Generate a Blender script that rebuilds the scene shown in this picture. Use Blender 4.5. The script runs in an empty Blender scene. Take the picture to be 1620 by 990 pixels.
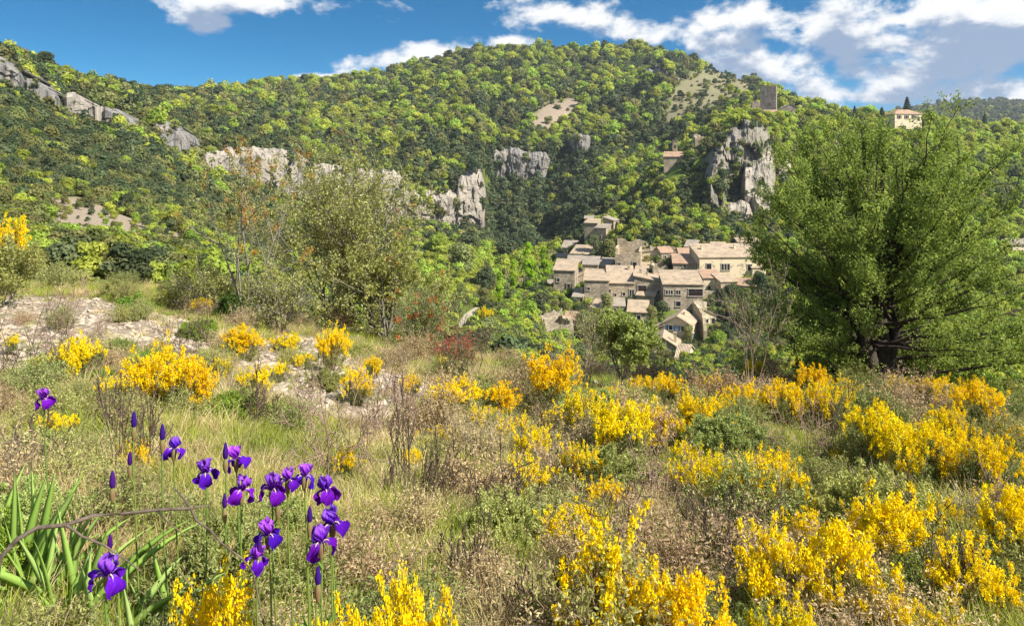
import bpy, math, random
import numpy as np
from math import radians as R
# ------------------------------------------------------------------ camera, sky, sun, exposure
sc = bpy.context.scene
F = 1170.0; CX = 810.0; HY = 250.0           # focal length and horizon in photograph pixels
cam = bpy.data.objects.new('camera', bpy.data.cameras.new('camera')); sc.collection.objects.link(cam)
cam.data.sensor_width = 36; cam.data.lens = F/1620*36
cam.data.shift_y = -(495-HY)/1620
cam.rotation_euler = (R(90), 0, 0); cam.data.clip_start = 0.05; cam.data.clip_end = 30000
sc.camera = cam
sc.view_settings.view_transform = 'Standard'; sc.view_settings.look = 'None'
sc.view_settings.gamma = 1; sc.view_settings.exposure = 1.0
SUN_EL = 44; SUN_DIR = np.array([0.84, -0.52, 0.0]); SUN_DIR /= np.linalg.norm(SUN_DIR)
SUN_DIR = np.array([SUN_DIR[0]*math.cos(R(SUN_EL)), SUN_DIR[1]*math.cos(R(SUN_EL)), math.sin(R(SUN_EL))])
sun = bpy.data.objects.new('sun', bpy.data.lights.new('sun', 'SUN')); sc.collection.objects.link(sun)
sun.data.energy = 4.6; sun.data.angle = R(0.53); sun.data.color = (1.0, 0.94, 0.83)
import mathutils
sun.rotation_euler = mathutils.Vector(SUN_DIR.tolist()).to_track_quat('Z', 'Y').to_euler()
world = bpy.data.worlds.new("World"); sc.world = world; world.use_nodes = True
SKY_STRENGTH = 0.15

def build_world():
    nt = world.node_tree; nt.nodes.clear(); N = nt.nodes.new; L = nt.links.new
    out = N('ShaderNodeOutputWorld'); bg = N('ShaderNodeBackground'); L(bg.outputs[0], out.inputs[0])
    bg.inputs['Strength'].default_value = SKY_STRENGTH
    tc = N('ShaderNodeTexCoord')
    def vm(op, a, b=None, sc_=None):
        n = N('ShaderNodeVectorMath'); n.operation = op
        for i, v in enumerate((a, b)):
            if v is None: continue
            if isinstance(v, (tuple, list)): n.inputs[i].default_value = v
            else: L(v, n.inputs[i])
        if sc_ is not None: n.inputs['Scale'].default_value = sc_
        return n.outputs['Value'] if op in ('LENGTH', 'DOT_PRODUCT') else n.outputs[0]
    def m(op, a, b=None, c=None, clamp=False):
        n = N('ShaderNodeMath'); n.operation = op; n.use_clamp = clamp
        for i, v in enumerate((a, b, c)):
            if v is None: continue
            if isinstance(v, (int, float)): n.inputs[i].default_value = v
            else: L(v, n.inputs[i])
        return n.outputs[0]
    d = vm('NORMALIZE', tc.outputs['Generated'])
    sep = N('ShaderNodeSeparateXYZ'); L(d, sep.inputs[0])
    x, y, z = sep.outputs
    az = m('ARCTAN2', x, y)
    hyp = m('SQRT', m('ADD', m('MULTIPLY', x, x), m('MULTIPLY', y, y)))
    el = m('ARCTAN2', z, hyp)
    sky = N('ShaderNodeTexSky'); sky.sky_type = 'NISHITA'; sky.sun_disc = False
    sky.sun_elevation = R(SUN_EL); sky.sun_rotation = math.atan2(SUN_DIR[0], SUN_DIR[1])
    sky.air_density = 1.0; sky.dust_density = 0.15; sky.ozone_density = 4.0
    cmb = N('ShaderNodeCombineXYZ'); L(x, cmb.inputs[0]); L(y, cmb.inputs[1])
    L(m('ADD', m('MULTIPLY', m('MAXIMUM', z, 0.0), 2.1), 0.02), cmb.inputs[2])
    L(vm('NORMALIZE', cmb.outputs[0]), sky.inputs['Vector'])
    hs = N('ShaderNodeHueSaturation'); hs.inputs['Saturation'].default_value = 1.12; hs.inputs['Value'].default_value = 1.0
    tn = N('ShaderNodeMix'); tn.data_type = 'RGBA'; tn.blend_type = 'MULTIPLY'; tn.inputs['Factor'].default_value = 1
    tn.inputs['B'].default_value = (.235, .42, .46, 1); L(sky.outputs[0], tn.inputs['A']); L(tn.outputs['Result'], hs.inputs['Color'])
    # blobs: (px, py, rx, ry, tilt) -> azimuth / elevation on the real sky
    blobs = [(395,0,150,24,0),(330,38,48,15,0),(880,22,95,27,0),(640,92,105,21,-.16),(495,122,45,7,0),(800,68,45,12,0),
             (1130,36,150,40,0),(1235,100,150,42,-.1),(1330,64,190,74,0),(1430,34,280,56,0),(1600,40,230,70,0),(1150,60,110,30,0),(1560,100,270,42,-.1),
             (1460,125,210,26,-.12),(1330,150,170,30,0),(1620,135,200,42,0),(1750,80,150,90,0)]
    def azel(px, py):
        u = (px-CX)/F; v = (HY-py)/F; return math.atan(u), math.atan(v/math.sqrt(1+u*u))
    def density(dv, low=False):
        """cloud density at elevation offset dv (radians)"""
        e2 = m('ADD', el, dv)
        c = N('ShaderNodeCombineXYZ'); L(az, c.inputs[0]); L(e2, c.inputs[1])
        best = None
        for bx, by, rx, ry, t in blobs:
            a0, e0 = azel(bx, by)
            v = vm('SUBTRACT', c.outputs[0], (a0, e0, 0))
            if t:
                vr = N('ShaderNodeVectorRotate'); vr.rotation_type = 'Z_AXIS'; vr.inputs['Angle'].default_value = t
                L(v, vr.inputs['Vector']); v = vr.outputs[0]
            v = vm('MULTIPLY', v, (F/rx*0.92, F/ry*0.92, 0))
            q = m('SUBTRACT', 1.0, vm('LENGTH', v))
            best = q if best is None else m('MAXIMUM', best, q)
        best = m('MAXIMUM', best, m('SUBTRACT', m('MULTIPLY', y, -1.8), -.15))      # unseen broken cloud added behind the camera as fill light
        nz = N('ShaderNodeTexNoise'); nz.noise_dimensions = '3D'
        nz.inputs['Scale'].default_value = 9.0; nz.inputs['Detail'].default_value = 8; nz.inputs['Roughness'].default_value = .54
        nz.inputs['Distortion'].default_value = .35
        w = vm('MULTIPLY', c.outputs[0], (1.25, 2.0, 1)); L(w, nz.inputs['Vector'])
        n2 = N('ShaderNodeTexNoise'); n2.inputs['Scale'].default_value = 30; n2.inputs['Detail'].default_value = 6
        n2.inputs['Roughness'].default_value = .62; L(w, n2.inputs['Vector'])
        s = m('ADD', m('MULTIPLY', m('SUBTRACT', nz.outputs[0], .5), 4.0), m('MULTIPLY', m('SUBTRACT', n2.outputs[0], .5), 1.5))
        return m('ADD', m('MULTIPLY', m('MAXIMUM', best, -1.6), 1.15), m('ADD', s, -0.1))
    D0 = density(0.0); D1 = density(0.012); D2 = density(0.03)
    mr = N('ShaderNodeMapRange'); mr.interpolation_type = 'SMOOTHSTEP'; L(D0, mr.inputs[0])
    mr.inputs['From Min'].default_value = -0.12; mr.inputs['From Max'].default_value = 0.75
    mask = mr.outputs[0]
    # underside: more cloud above than here -> grey blue belly
    thick = m('ADD', m('MULTIPLY', m('MAXIMUM', D1, 0.0), .45), m('MULTIPLY', m('MAXIMUM', D2, 0.0), .75))
    sh = N('ShaderNodeMapRange'); sh.interpolation_type = 'SMOOTHSTEP'; L(m('SUBTRACT', thick, m('MULTIPLY', m('MAXIMUM', D0, 0.0), .18)), sh.inputs[0])
    sh.inputs['From Min'].default_value = 0.1; sh.inputs['From Max'].default_value = .9
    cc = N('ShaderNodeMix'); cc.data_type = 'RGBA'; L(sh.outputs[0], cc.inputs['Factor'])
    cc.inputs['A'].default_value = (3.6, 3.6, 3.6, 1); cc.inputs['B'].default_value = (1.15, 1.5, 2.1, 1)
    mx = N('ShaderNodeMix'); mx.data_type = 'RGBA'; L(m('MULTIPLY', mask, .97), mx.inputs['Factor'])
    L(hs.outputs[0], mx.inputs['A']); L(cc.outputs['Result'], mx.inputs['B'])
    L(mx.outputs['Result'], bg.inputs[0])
    world.cycles.sampling_method = 'MANUAL'; world.cycles.sample_map_resolution = 512
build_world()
sc.cycles.max_bounces = 6; sc.cycles.diffuse_bounces = 3; sc.cycles.glossy_bounces = 2; sc.cycles.transmission_bounces = 4
sc.cycles.transparent_max_bounces = 4; sc.cycles.use_denoising = True; sc.cycles.denoiser = 'OPENIMAGEDENOISE'; sc.cycles.denoising_input_passes = 'RGB_ALBEDO_NORMAL'; sc.cycles.denoising_prefilter = 'ACCURATE'; sc.cycles.sample_clamp_indirect = 4
sc.cycles.caustics_reflective = False; sc.cycles.caustics_refractive = False

# ------------------------------------------------------------------ helpers
rng = np.random.default_rng(7)
COL = sc.collection
def hsh(ix, iy, s):
    n = (ix.astype(np.int64)*374761393 + iy.astype(np.int64)*668265263 + s*974634777) & 0xffffffff
    n = ((n ^ (n >> 13))*1274126177) & 0xffffffff
    return ((n ^ (n >> 16)) & 0xffff)/65535.0
def vnoise(x, y, s=0):
    x = np.asarray(x, float); y = np.asarray(y, float)
    ix = np.floor(x); iy = np.floor(y); fx = x-ix; fy = y-iy
    fx = fx*fx*(3-2*fx); fy = fy*fy*(3-2*fy)
    a = hsh(ix, iy, s); b = hsh(ix+1, iy, s); c = hsh(ix, iy+1, s); d = hsh(ix+1, iy+1, s)
    return (a+(b-a)*fx)*(1-fy)+(c+(d-c)*fx)*fy
def fbm(x, y, s=0, o=4):
    t = 0; a = 1; w = 0
    for i in range(o):
        t = t+a*vnoise(x*2**i+17*i, y*2**i-9*i, s+i); w += a; a *= .5
    return t/w - .5
def P(px, py, Y): return np.array([(px-CX)/F*Y, Y, (HY-py)/F*Y])
def PZ(py, Y): return (HY-py)/F*Y

def obj(name, data, parent=None, loc=None, rz=0.0, s=None):
    o = bpy.data.objects.new(name, data); COL.objects.link(o)
    if parent is not None: o.parent = parent
    if loc is not None: o.location = [float(v) for v in loc]
    o.rotation_euler = (0, 0, rz)
    if s is not None: o.scale = (s, s, s) if np.isscalar(s) else tuple(float(v) for v in s)
    return o
def tag(o, label=None, cat=None, group=None, kind=None):
    if label: o['label'] = label
    if cat: o['category'] = cat
    if group: o['group'] = group
    if kind: o['kind'] = kind
    return o
def mesh(name, V, Fc, mat=None, t=None, smooth=False):
    """V (n,3); Fc (m,k) array or list of index arrays; t per-vertex float attribute"""
    me = bpy.data.meshes.new(name); V = np.asarray(V, np.float32)
    if isinstance(Fc, np.ndarray) and Fc.ndim == 2:
        tot = np.full(len(Fc), Fc.shape[1], np.int32); flat = Fc.reshape(-1).astype(np.int32)
    else:
        tot = np.array([len(f) for f in Fc], np.int32); flat = np.concatenate([np.asarray(f) for f in Fc]).astype(np.int32)
    me.vertices.add(len(V)); me.vertices.foreach_set('co', V.reshape(-1))
    me.loops.add(len(flat)); me.loops.foreach_set('vertex_index', flat)
    me.polygons.add(len(tot)); st = np.concatenate([[0], np.cumsum(tot)[:-1]]).astype(np.int32)
    me.polygons.foreach_set('loop_start', st); me.polygons.foreach_set('loop_total', tot)
    me.polygons.foreach_set('use_smooth', np.full(len(tot), bool(smooth)))
    if t is not None:
        a = me.attributes.new('t', 'FLOAT', 'POINT'); a.data.foreach_set('value', np.asarray(t, np.float32))
    me.update(calc_edges=True)
    for m_ in (mat if isinstance(mat, (list, tuple)) else [mat]):
        if m_: me.materials.append(m_)
    return me
def unit(v): return v/np.maximum(np.linalg.norm(v, axis=-1, keepdims=True), 1e-9)
def cards(pos, nrm, sx, sy, rg, tang=None, fold=0.0):
    """diamond leaf faces. sx half width, sy half length"""
    n = len(pos); nrm = unit(nrm)
    if tang is None: tang = rg.normal(size=(n, 3))
    b = unit(tang - (tang*nrm).sum(1)[:, None]*nrm); a = np.cross(b, nrm)
    sx = np.broadcast_to(sx, n)[:, None]; sy = np.broadcast_to(sy, n)[:, None]
    V = np.stack([pos-b*sy, pos+a*sx+nrm*sx*fold, pos+b*sy, pos-a*sx+nrm*sx*fold], 1).reshape(-1, 3)
    return V, np.arange(4*n).reshape(n, 4)
def tubes(polys, sides=4):
    Vs = []; Fs = []; T = []; off = 0
    ang = np.arange(sides)/sides*2*math.pi; ca = np.cos(ang); sa = np.sin(ang)
    for k, (p, r) in enumerate(polys):
        p = np.asarray(p, float); r = np.asarray(r, float); n = len(p)
        tg = np.gradient(p, axis=0); tg = unit(tg)
        ref = np.array([.31, .17, .93]) if abs(tg[0][2]) < .8 else np.array([1., .2, 0])
        a = unit(np.cross(tg, ref)); b = np.cross(tg, a)
        v = p[:, None]+r[:, None, None]*(a[:, None]*ca[None, :, None]+b[:, None]*sa[None, :, None])
        Vs.append(v.reshape(-1, 3))
        i = np.arange(n-1)[:, None]*sides; j = np.arange(sides)[None]; j2 = (j+1) % sides
        Fs.append(np.stack([i+j, i+j2, i+sides+j2, i+sides+j], -1).reshape(-1, 4)+off)
        T.append(np.full(n*sides, (k*.618) % 1)); off += n*sides
    return np.concatenate(Vs), np.concatenate(Fs), np.concatenate(T)
class MB:
    def __init__(s): s.v = []; s.f = []; s.n = 0
    def add(s, V, Fc):
        s.v.append(np.asarray(V, float)); s.f += [np.asarray(f)+s.n for f in Fc]; s.n += len(V)
    def box(s, x0, x1, y0, y1, z0, z1):
        V = [(x, y, z) for z in (z0, z1) for y in (y0, y1) for x in (x0, x1)]
        s.add(V, [(0, 2, 3, 1), (4, 5, 7, 6), (0, 1, 5, 4), (2, 6, 7, 3), (0, 4, 6, 2), (1, 3, 7, 5)])
    def prism(s, poly, y0, y1):
        """poly: (x,z) outline, extruded along y"""
        n = len(poly); V = [(x, y0, z) for x, z in poly]+[(x, y1, z) for x, z in poly]
        s.add(V, [tuple(range(n)), tuple(range(2*n-1, n-1, -1))]+[(i, i+n, (i+1) % n+n, (i+1) % n) for i in range(n)])
    def hull(s, top, bot):
        """slab between two loops of equal length"""
        n = len(top); s.add(list(top)+list(bot), [tuple(range(n)), tuple(range(2*n-1, n-1, -1))]+[(i, i+n, (i+1) % n+n, (i+1) % n) for i in range(n)])
    def mesh(s, name, mat): return mesh(name, np.concatenate(s.v), s.f, mat)

# ------------------------------------------------------------------ materials
def nodes(name):
    m = bpy.data.materials.new(name); m.use_nodes = True; nt = m.node_tree; nt.nodes.clear()
    out = nt.nodes.new('ShaderNodeOutputMaterial'); return m, nt, out
def ramp(nt, fac, stops):
    r = nt.nodes.new('ShaderNodeValToRGB'); e = r.color_ramp.elements
    while len(e) < len(stops): e.new(.5)
    for k, (p, c) in enumerate(stops): e[k].position = p; e[k].color = (*c, 1)
    nt.links.new(fac, r.inputs[0]); return r.outputs[0]
def nz(nt, scale, detail=4, rough=.55, vec=None, coord='Object', dist=0.0, stretch=None):
    n = nt.nodes.new('ShaderNodeTexNoise'); n.inputs['Scale'].default_value = scale; n.inputs['Detail'].default_value = detail
    n.inputs['Roughness'].default_value = rough; n.inputs['Distortion'].default_value = dist
    if vec is None:
        if coord == 'World': vec = nt.nodes.new('ShaderNodeNewGeometry').outputs['Position']
        else: vec = nt.nodes.new('ShaderNodeTexCoord').outputs[coord]
    if stretch:
        mp = nt.nodes.new('ShaderNodeVectorMath'); mp.operation = 'MULTIPLY'; mp.inputs[1].default_value = stretch
        nt.links.new(vec, mp.inputs[0]); vec = mp.outputs[0]
    nt.links.new(vec, n.inputs['Vector']); return n.outputs[0]
def mix(nt, f, a, b, mode='MIX'):
    n = nt.nodes.new('ShaderNodeMix'); n.data_type = 'RGBA'; n.blend_type = mode
    for i, v in (('Factor', f), ('A', a), ('B', b)):
        if isinstance(v, (int, float)): n.inputs[i].default_value = v
        elif isinstance(v, tuple): n.inputs[i].default_value = (*v, 1)
        else: nt.links.new(v, n.inputs[i])
    return n.outputs['Result']
def leaf_mat(name, stops, trans=.35, tip=1.0, hue=.02, val=.35, gloss=.0, tscale=1.3, stuff=False):
    """foliage: per-leaf attribute t picks a colour; each plant shifts a little"""
    m, nt, out = nodes(name); L = nt.links.new
    at = nt.nodes.new('ShaderNodeAttribute'); at.attribute_name = 't'
    col = ramp(nt, at.outputs['Fac'], stops)
    oi = nt.nodes.new('ShaderNodeObjectInfo')
    hs = nt.nodes.new('ShaderNodeHueSaturation'); L(col, hs.inputs['Color'])
    mr = nt.nodes.new('ShaderNodeMapRange'); L(oi.outputs['Random'], mr.inputs[0]); mr.inputs['To Min'].default_value = 1-val; mr.inputs['To Max'].default_value = 1+val
    L(mr.outputs[0], hs.inputs['Value'])
    m2 = nt.nodes.new('ShaderNodeMath'); m2.operation = 'MULTIPLY'; L(oi.outputs['Random'], m2.inputs[0]); m2.inputs[1].default_value = 7.31
    m3 = nt.nodes.new('ShaderNodeMath'); m3.operation = 'FRACT'; L(m2.outputs[0], m3.inputs[0])
    m4 = nt.nodes.new('ShaderNodeMapRange'); L(m3.outputs[0], m4.inputs[0]); m4.inputs['To Min'].default_value = .5-hue; m4.inputs['To Max'].default_value = .5+hue
    L(m4.outputs[0], hs.inputs['Hue']); col = hs.outputs[0]
    if gloss > 0:
        d = nt.nodes.new('ShaderNodeBsdfPrincipled'); d.inputs['Roughness'].default_value = .42; d.inputs['Specular IOR Level'].default_value = gloss
        L(col, d.inputs['Base Color'])
    else:
        d = nt.nodes.new('ShaderNodeBsdfDiffuse'); L(col, d.inputs['Color'])
    tr = nt.nodes.new('ShaderNodeBsdfTranslucent')
    tc = mix(nt, 1.0, col, (tscale*1.05, tscale, tscale*.55), 'MULTIPLY'); L(tc, tr.inputs['Color'])
    ms = nt.nodes.new('ShaderNodeMixShader'); ms.inputs[0].default_value = trans
    L(d.outputs[0], ms.inputs[1]); L(tr.outputs[0], ms.inputs[2]); L(ms.outputs[0], out.inputs[0]); return m
def rough_mat(name, c1, c2, scale=6, c3=None, bump=.4, bscale=None, rough=.9, stretch=None, coord='Object', bdist=.02):
    m, nt, out = nodes(name); L = nt.links.new
    n1 = nz(nt, scale, 6, .6, coord=coord, stretch=stretch)
    col = ramp(nt, n1, [(.3, c1), (.7, c2)])
    if c3: col = mix(nt, ramp(nt, nz(nt, scale*.23, 3, coord=coord), [(.5, (0, 0, 0)), (.62, (1, 1, 1))]), col, c3)
    b = nt.nodes.new('ShaderNodeBsdfPrincipled'); b.inputs['Roughness'].default_value = rough; b.inputs['Specular IOR Level'].default_value = .2
    L(col, b.inputs['Base Color'])
    if bump:
        bp = nt.nodes.new('ShaderNodeBump'); bp.inputs['Strength'].default_value = bump; bp.inputs['Distance'].default_value = bdist
        L(nz(nt, bscale or scale*2, 5, .65, coord=coord), bp.inputs['Height']); L(bp.outputs[0], b.inputs['Normal'])
    L(b.outputs[0], out.inputs[0]); return m
def stone_wall_mat(name, c1, c2, mortar, sx=1.0, sy=.45, plaster=0.0, ccol=(.5, .45, .38)):
    """rubble masonry in object space: voronoi stones stretched along courses, optional plaster patches"""
    m, nt, out = nodes(name); L = nt.links.new
    tc = nt.nodes.new('ShaderNodeTexCoord'); mp = nt.nodes.new('ShaderNodeVectorMath'); mp.operation = 'MULTIPLY'
    mp.inputs[1].default_value = (1.7/sx, 1.7/sx, 1.7/sy); L(tc.outputs['Object'], mp.inputs[0])
    v = nt.nodes.new('ShaderNodeTexVoronoi'); v.inputs['Scale'].default_value = 1.0; L(mp.outputs[0], v.inputs['Vector'])
    sp = nt.nodes.new('ShaderNodeSeparateColor'); L(v.outputs['Color'], sp.inputs[0])
    col = ramp(nt, sp.outputs[0], [(0, c1), (1, c2)])
    col = mix(nt, ramp(nt, v.outputs['Distance'], [(.45, (0, 0, 0)), (.75, (1, 1, 1))]), col, mortar)
    big = nz(nt, .35, 5, .65); col = mix(nt, ramp(nt, big, [(.40, (0, 0, 0)), (.62, (.8, .8, .8))]), col, tuple(a*.5 for a in c1))
    streak = nz(nt, 1.0, 4, .6, stretch=(1.5, 1.5, .25)); col = mix(nt, ramp(nt, streak, [(.55, (0, 0, 0)), (.75, (.5, .5, .5))]), col, (.12, .11, .1))
    if plaster > 0: col = mix(nt, ramp(nt, nz(nt, .5, 5, .6), [(.62-plaster*.4, (0, 0, 0)), (.68-plaster*.4, (1, 1, 1))]), col, ccol)
    b = nt.nodes.new('ShaderNodeBsdfPrincipled'); b.inputs['Roughness'].default_value = .95; b.inputs['Specular IOR Level'].default_value = .1
    L(col, b.inputs['Base Color']); bp = nt.nodes.new('ShaderNodeBump'); bp.inputs['Strength'].default_value = .7; bp.inputs['Distance'].default_value = .08
    L(nz(nt, 2.2, 4, .6), bp.inputs['Height']); L(bp.outputs[0], b.inputs['Normal']); L(b.outputs[0], out.inputs[0]); return m
def tile_mat(name, c1, c2, c3):
    m, nt, out = nodes(name); L = nt.links.new
    tc = nt.nodes.new('ShaderNodeTexCoord'); w = nt.nodes.new('ShaderNodeTexWave'); w.bands_direction = 'X'; w.inputs['Scale'].default_value = 1.3
    w.inputs['Distortion'].default_value = .6; L(tc.outputs['Object'], w.inputs['Vector'])
    n1 = nz(nt, 2.6, 5, .7, stretch=(1, 2.2, 2.2)); col = ramp(nt, n1, [(.3, c1), (.5, c2), (.72, c3)])
    col = mix(nt, ramp(nt, nz(nt, .55, 5, .7), [(.42, (0, 0, 0)), (.62, (.6, .6, .6))]), col, (.23, .20, .165))
    col = mix(nt, ramp(nt, w.outputs['Fac'], [(.0, (.55, .55, .55)), (.4, (0, 0, 0))]), col, tuple(a*.45 for a in c1))
    b = nt.nodes.new('ShaderNodeBsdfPrincipled'); b.inputs['Roughness'].default_value = .85; b.inputs['Specular IOR Level'].default_value = .15
    L(col, b.inputs['Base Color']); bp = nt.nodes.new('ShaderNodeBump'); bp.inputs['Strength'].default_value = .8; bp.inputs['Distance'].default_value = .08
    L(w.outputs['Fac'], bp.inputs['Height']); L(bp.outputs[0], b.inputs['Normal']); L(b.outputs[0], out.inputs[0]); return m
def plain(name, c, rough=.7, spec=.3):
    m, nt, out = nodes(name); b = nt.nodes.new('ShaderNodeBsdfPrincipled'); b.inputs['Roughness'].default_value = rough; b.inputs['Specular IOR Level'].default_value = spec
    nt.links.new(mix(nt, ramp(nt, nz(nt, 5, 4), [(.3, (0, 0, 0)), (.8, (1, 1, 1))]), c, tuple(v*.75 for v in c)), b.inputs['Base Color']); nt.links.new(b.outputs[0], out.inputs[0]); return m
# ------------------------------------------------------------------ terrain
TAB = {  # px: rows A crest of our slope, B hidden dip, C valley, D lower slope, E cliff foot, F cliff top, G, G2, H skyline : (distance, py)
-500: [(34,430),(50,440),(70,380),(110,290),(150,150),(153,100),(190,40),(220,10),(250,-10)],
0:    [(25,452),(40,450),(70,392),(120,285),(182,158),(186,104),(215,96),(235,90),(258,90)],
60:   [(25,452),(40,450),(70,395),(125,290),(195,178),(199,135),(230,120),(255,112),(285,106)],
150:  [(24,452),(40,455),(75,400),(140,295),(230,205),(234,165),(290,152),(345,143),(410,135)],
230:  [(23,458),(40,462),(80,405),(155,315),(245,225),(249,195),(330,170),(430,155),(560,143)],
300:  [(22,468),(40,480),(85,412),(170,330),(260,270),(265,222),(400,185),(550,160),(700,147)],
450:  [(20,500),(40,520),(110,440),(200,375),(300,316),(305,247),(450,200),(600,160),(760,133)],
600:  [(19,530),(40,560),(110,500),(220,420),(340,366),(345,297),(480,220),(640,158),(800,117)],
700:  [(19,550),(40,600),(115,520),(230,430),(370,370),(375,285),(520,195),(660,138),(820,95)],
762:  [(18,565),(40,620),(120,530),(240,430),(385,370),(390,272),(540,185),(680,128),(830,80)],
782:  [(18,568),(40,625),(120,535),(245,440),(400,390),(478,290),(484,243),(660,135),(830,79)],
870:  [(17,585),(40,640),(125,560),(235,440),(380,390),(478,288),(484,246),(660,138),(840,74)],
930:  [(16,592),(40,650),(140,575),(215,430),(300,365),(420,300),(500,240),(680,135),(840,73)],
1010: [(16,597),(40,655),(148,575),(210,420),(262,345),(300,322),(470,255),(660,130),(840,74)],
1060: [(16,598),(40,660),(150,572),(206,415),(255,345),(300,272),(430,262),(650,128),(820,80)],
1130: [(15,600),(40,670),(155,562),(210,400),(268,335),(303,212),(430,215),(640,140),(800,103)],
1185: [(15,601),(40,672),(158,555),(215,388),(285,345),(305,205),(400,190),(620,150),(760,125)],
1225: [(15,602),(40,675),(160,552),(215,385),(290,340),(318,196),(390,176),(480,170),(640,150)],
1262: [(15,604),(40,678),(160,548),(215,390),(300,290),(345,210),(400,186),(480,176),(600,163)],
1330: [(15,606),(40,680),(165,545),(220,400),(300,290),(350,225),(400,200),(450,190),(520,185)],
1440: [(15,609),(40,682),(170,540),(230,420),(300,310),(350,232),(380,205),(400,200),(430,200)],
1560: [(15,612),(40,685),(170,540),(240,425),(300,330),(350,262),(400,228),(430,213),(470,208)],
1640: [(15,615),(40,690),(170,540),(240,430),(300,340),(350,275),(400,240),(430,222),(470,215)],
2200: [(15,640),(40,700),(170,540),(240,430),(300,340),(350,290),(400,250),(430,232),(470,222)]}
FARP = {-500:260, 1262:215, 1330:200, 1410:178, 1470:166, 1560:161, 1620:163, 1700:158, 2200:190}
COLS = np.array(sorted(TAB), float); UC = (COLS-CX)/F
YT = []; ZT = []
for c in COLS:
    r = TAB[int(c)]; fp = np.interp(c, sorted(FARP), [FARP[k] for k in sorted(FARP)])
    pts = [(-30, -.9), (0, -1.42)]+[(y, PZ(p, y)) for y, p in r]
    pts[-1] = (r[-1][0], PZ(r[-1][1]+(6 if r[-1][0] > 330 else 3), r[-1][0])); yh, ph = r[-1]; pts += [(yh+90, PZ(ph, yh)-28), (1050, PZ(max(fp+40, 215), 1050)), (1600, PZ(fp, 1600)), (2200, PZ(236, 2200)), (12000, PZ(249, 12000))]
    for q in range(1, len(pts)):
        need = 14 if q == 7 and pts[6][0] > 120 else .5
        if pts[q][0]-pts[q-1][0] < need:
            r_ = pts[q][1]/pts[q][0]; y_ = pts[q-1][0]+need; pts[q] = (y_, r_*y_)
    YT.append([a for a, b in pts]); ZT.append([b for a, b in pts])
YT = np.array(YT, float); ZT = np.array(ZT, float)
def H(X, Y):
    X = np.atleast_1d(np.asarray(X, float)); Y = np.atleast_1d(np.asarray(Y, float))
    u = X/np.maximum(Y, 5.0); u = np.clip(u, UC[0], UC[-1]-1e-6)
    i = np.clip(np.searchsorted(UC, u, side='right')-1, 0, len(UC)-2); t = (u-UC[i])/(UC[i+1]-UC[i])
    Yp = YT[i]*(1-t)[:, None]+YT[i+1]*t[:, None]; Zp = ZT[i]*(1-t)[:, None]+ZT[i+1]*t[:, None]
    k = np.clip((Yp <= Y[:, None]).sum(1)-1, 0, Yp.shape[1]-2); n = np.arange(len(Y))
    s = np.clip((Y-Yp[n, k])/(Yp[n, k+1]-Yp[n, k]), 0, 1)
    z = Zp[n, k]*(1-s)+Zp[n, k+1]*s
    near = np.clip(1-(Y-22)/15, 0, 1); far = np.clip((Y-45)/250, 0, 1)
    z = z+near*(fbm(X/3.1, Y/3.1, 3, 3)*.32*np.clip((Y-2)/6, .15, 1)+fbm(X*1.6, Y*1.6, 5, 3)*.09)
    z = z+far*(fbm(X/70, Y/70, 11, 4)*9*np.clip(Y/600, 0, 1.2)+fbm(X/18, Y/18, 21, 3)*3.2)
    return z
def Hs(x, y): return float(H(x, y)[0])
def hit(px, py, ymin=1.0):
    Y = ymin*np.exp(np.arange(0, 1400)*.006); Y = Y[Y < 9000]; u = (px-CX)/F; v = (HY-py)/F
    below = v*Y < H(u*Y, Y)
    if not below.any(): return None
    k = int(np.argmax(below))
    if k == 0: y = Y[0]
    else:
        a, b = Y[k-1], Y[k]
        for _ in range(12):
            c = (a+b)/2
            if v*c < Hs(u*c, c): b = c
            else: a = c
        y = b
    return np.array([u*y, y, Hs(u*y, y)])
Yr = np.concatenate([np.arange(-9, 3, .3), 3*np.exp(np.arange(0, int(math.log(1050/3)/.0095))*.0095)])
Yr = np.concatenate([Yr, Yr[-1]*np.exp(np.arange(1, 60)*.042)]); Yr = Yr[Yr < 11500]
nu = 520; uu = np.linspace(-1.15, 1.15, nu)
GX = uu[None]*(Yr[:, None]+10); GY = np.repeat(Yr[:, None], nu, 1)
GZ = H(GX.ravel(), GY.ravel()).reshape(GX.shape)
def in_poly(px, py, poly):
    px = np.asarray(px); py = np.asarray(py); ins = np.zeros(px.shape, bool); n = len(poly)
    for i in range(n):
        x0, y0 = poly[i]; x1, y1 = poly[(i+1) % n]
        c = ((y0 > py) != (y1 > py)) & (px < (x1-x0)*(py-y0)/((y1-y0) if y1 != y0 else 1e-9)+x0); ins ^= c
    return ins
def topx(X, Y, Z):
    Yc = np.maximum(Y, .5); return CX+X/Yc*F, HY-Z/Yc*F
GPX, GPY = topx(GX, GY, GZ)
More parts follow.
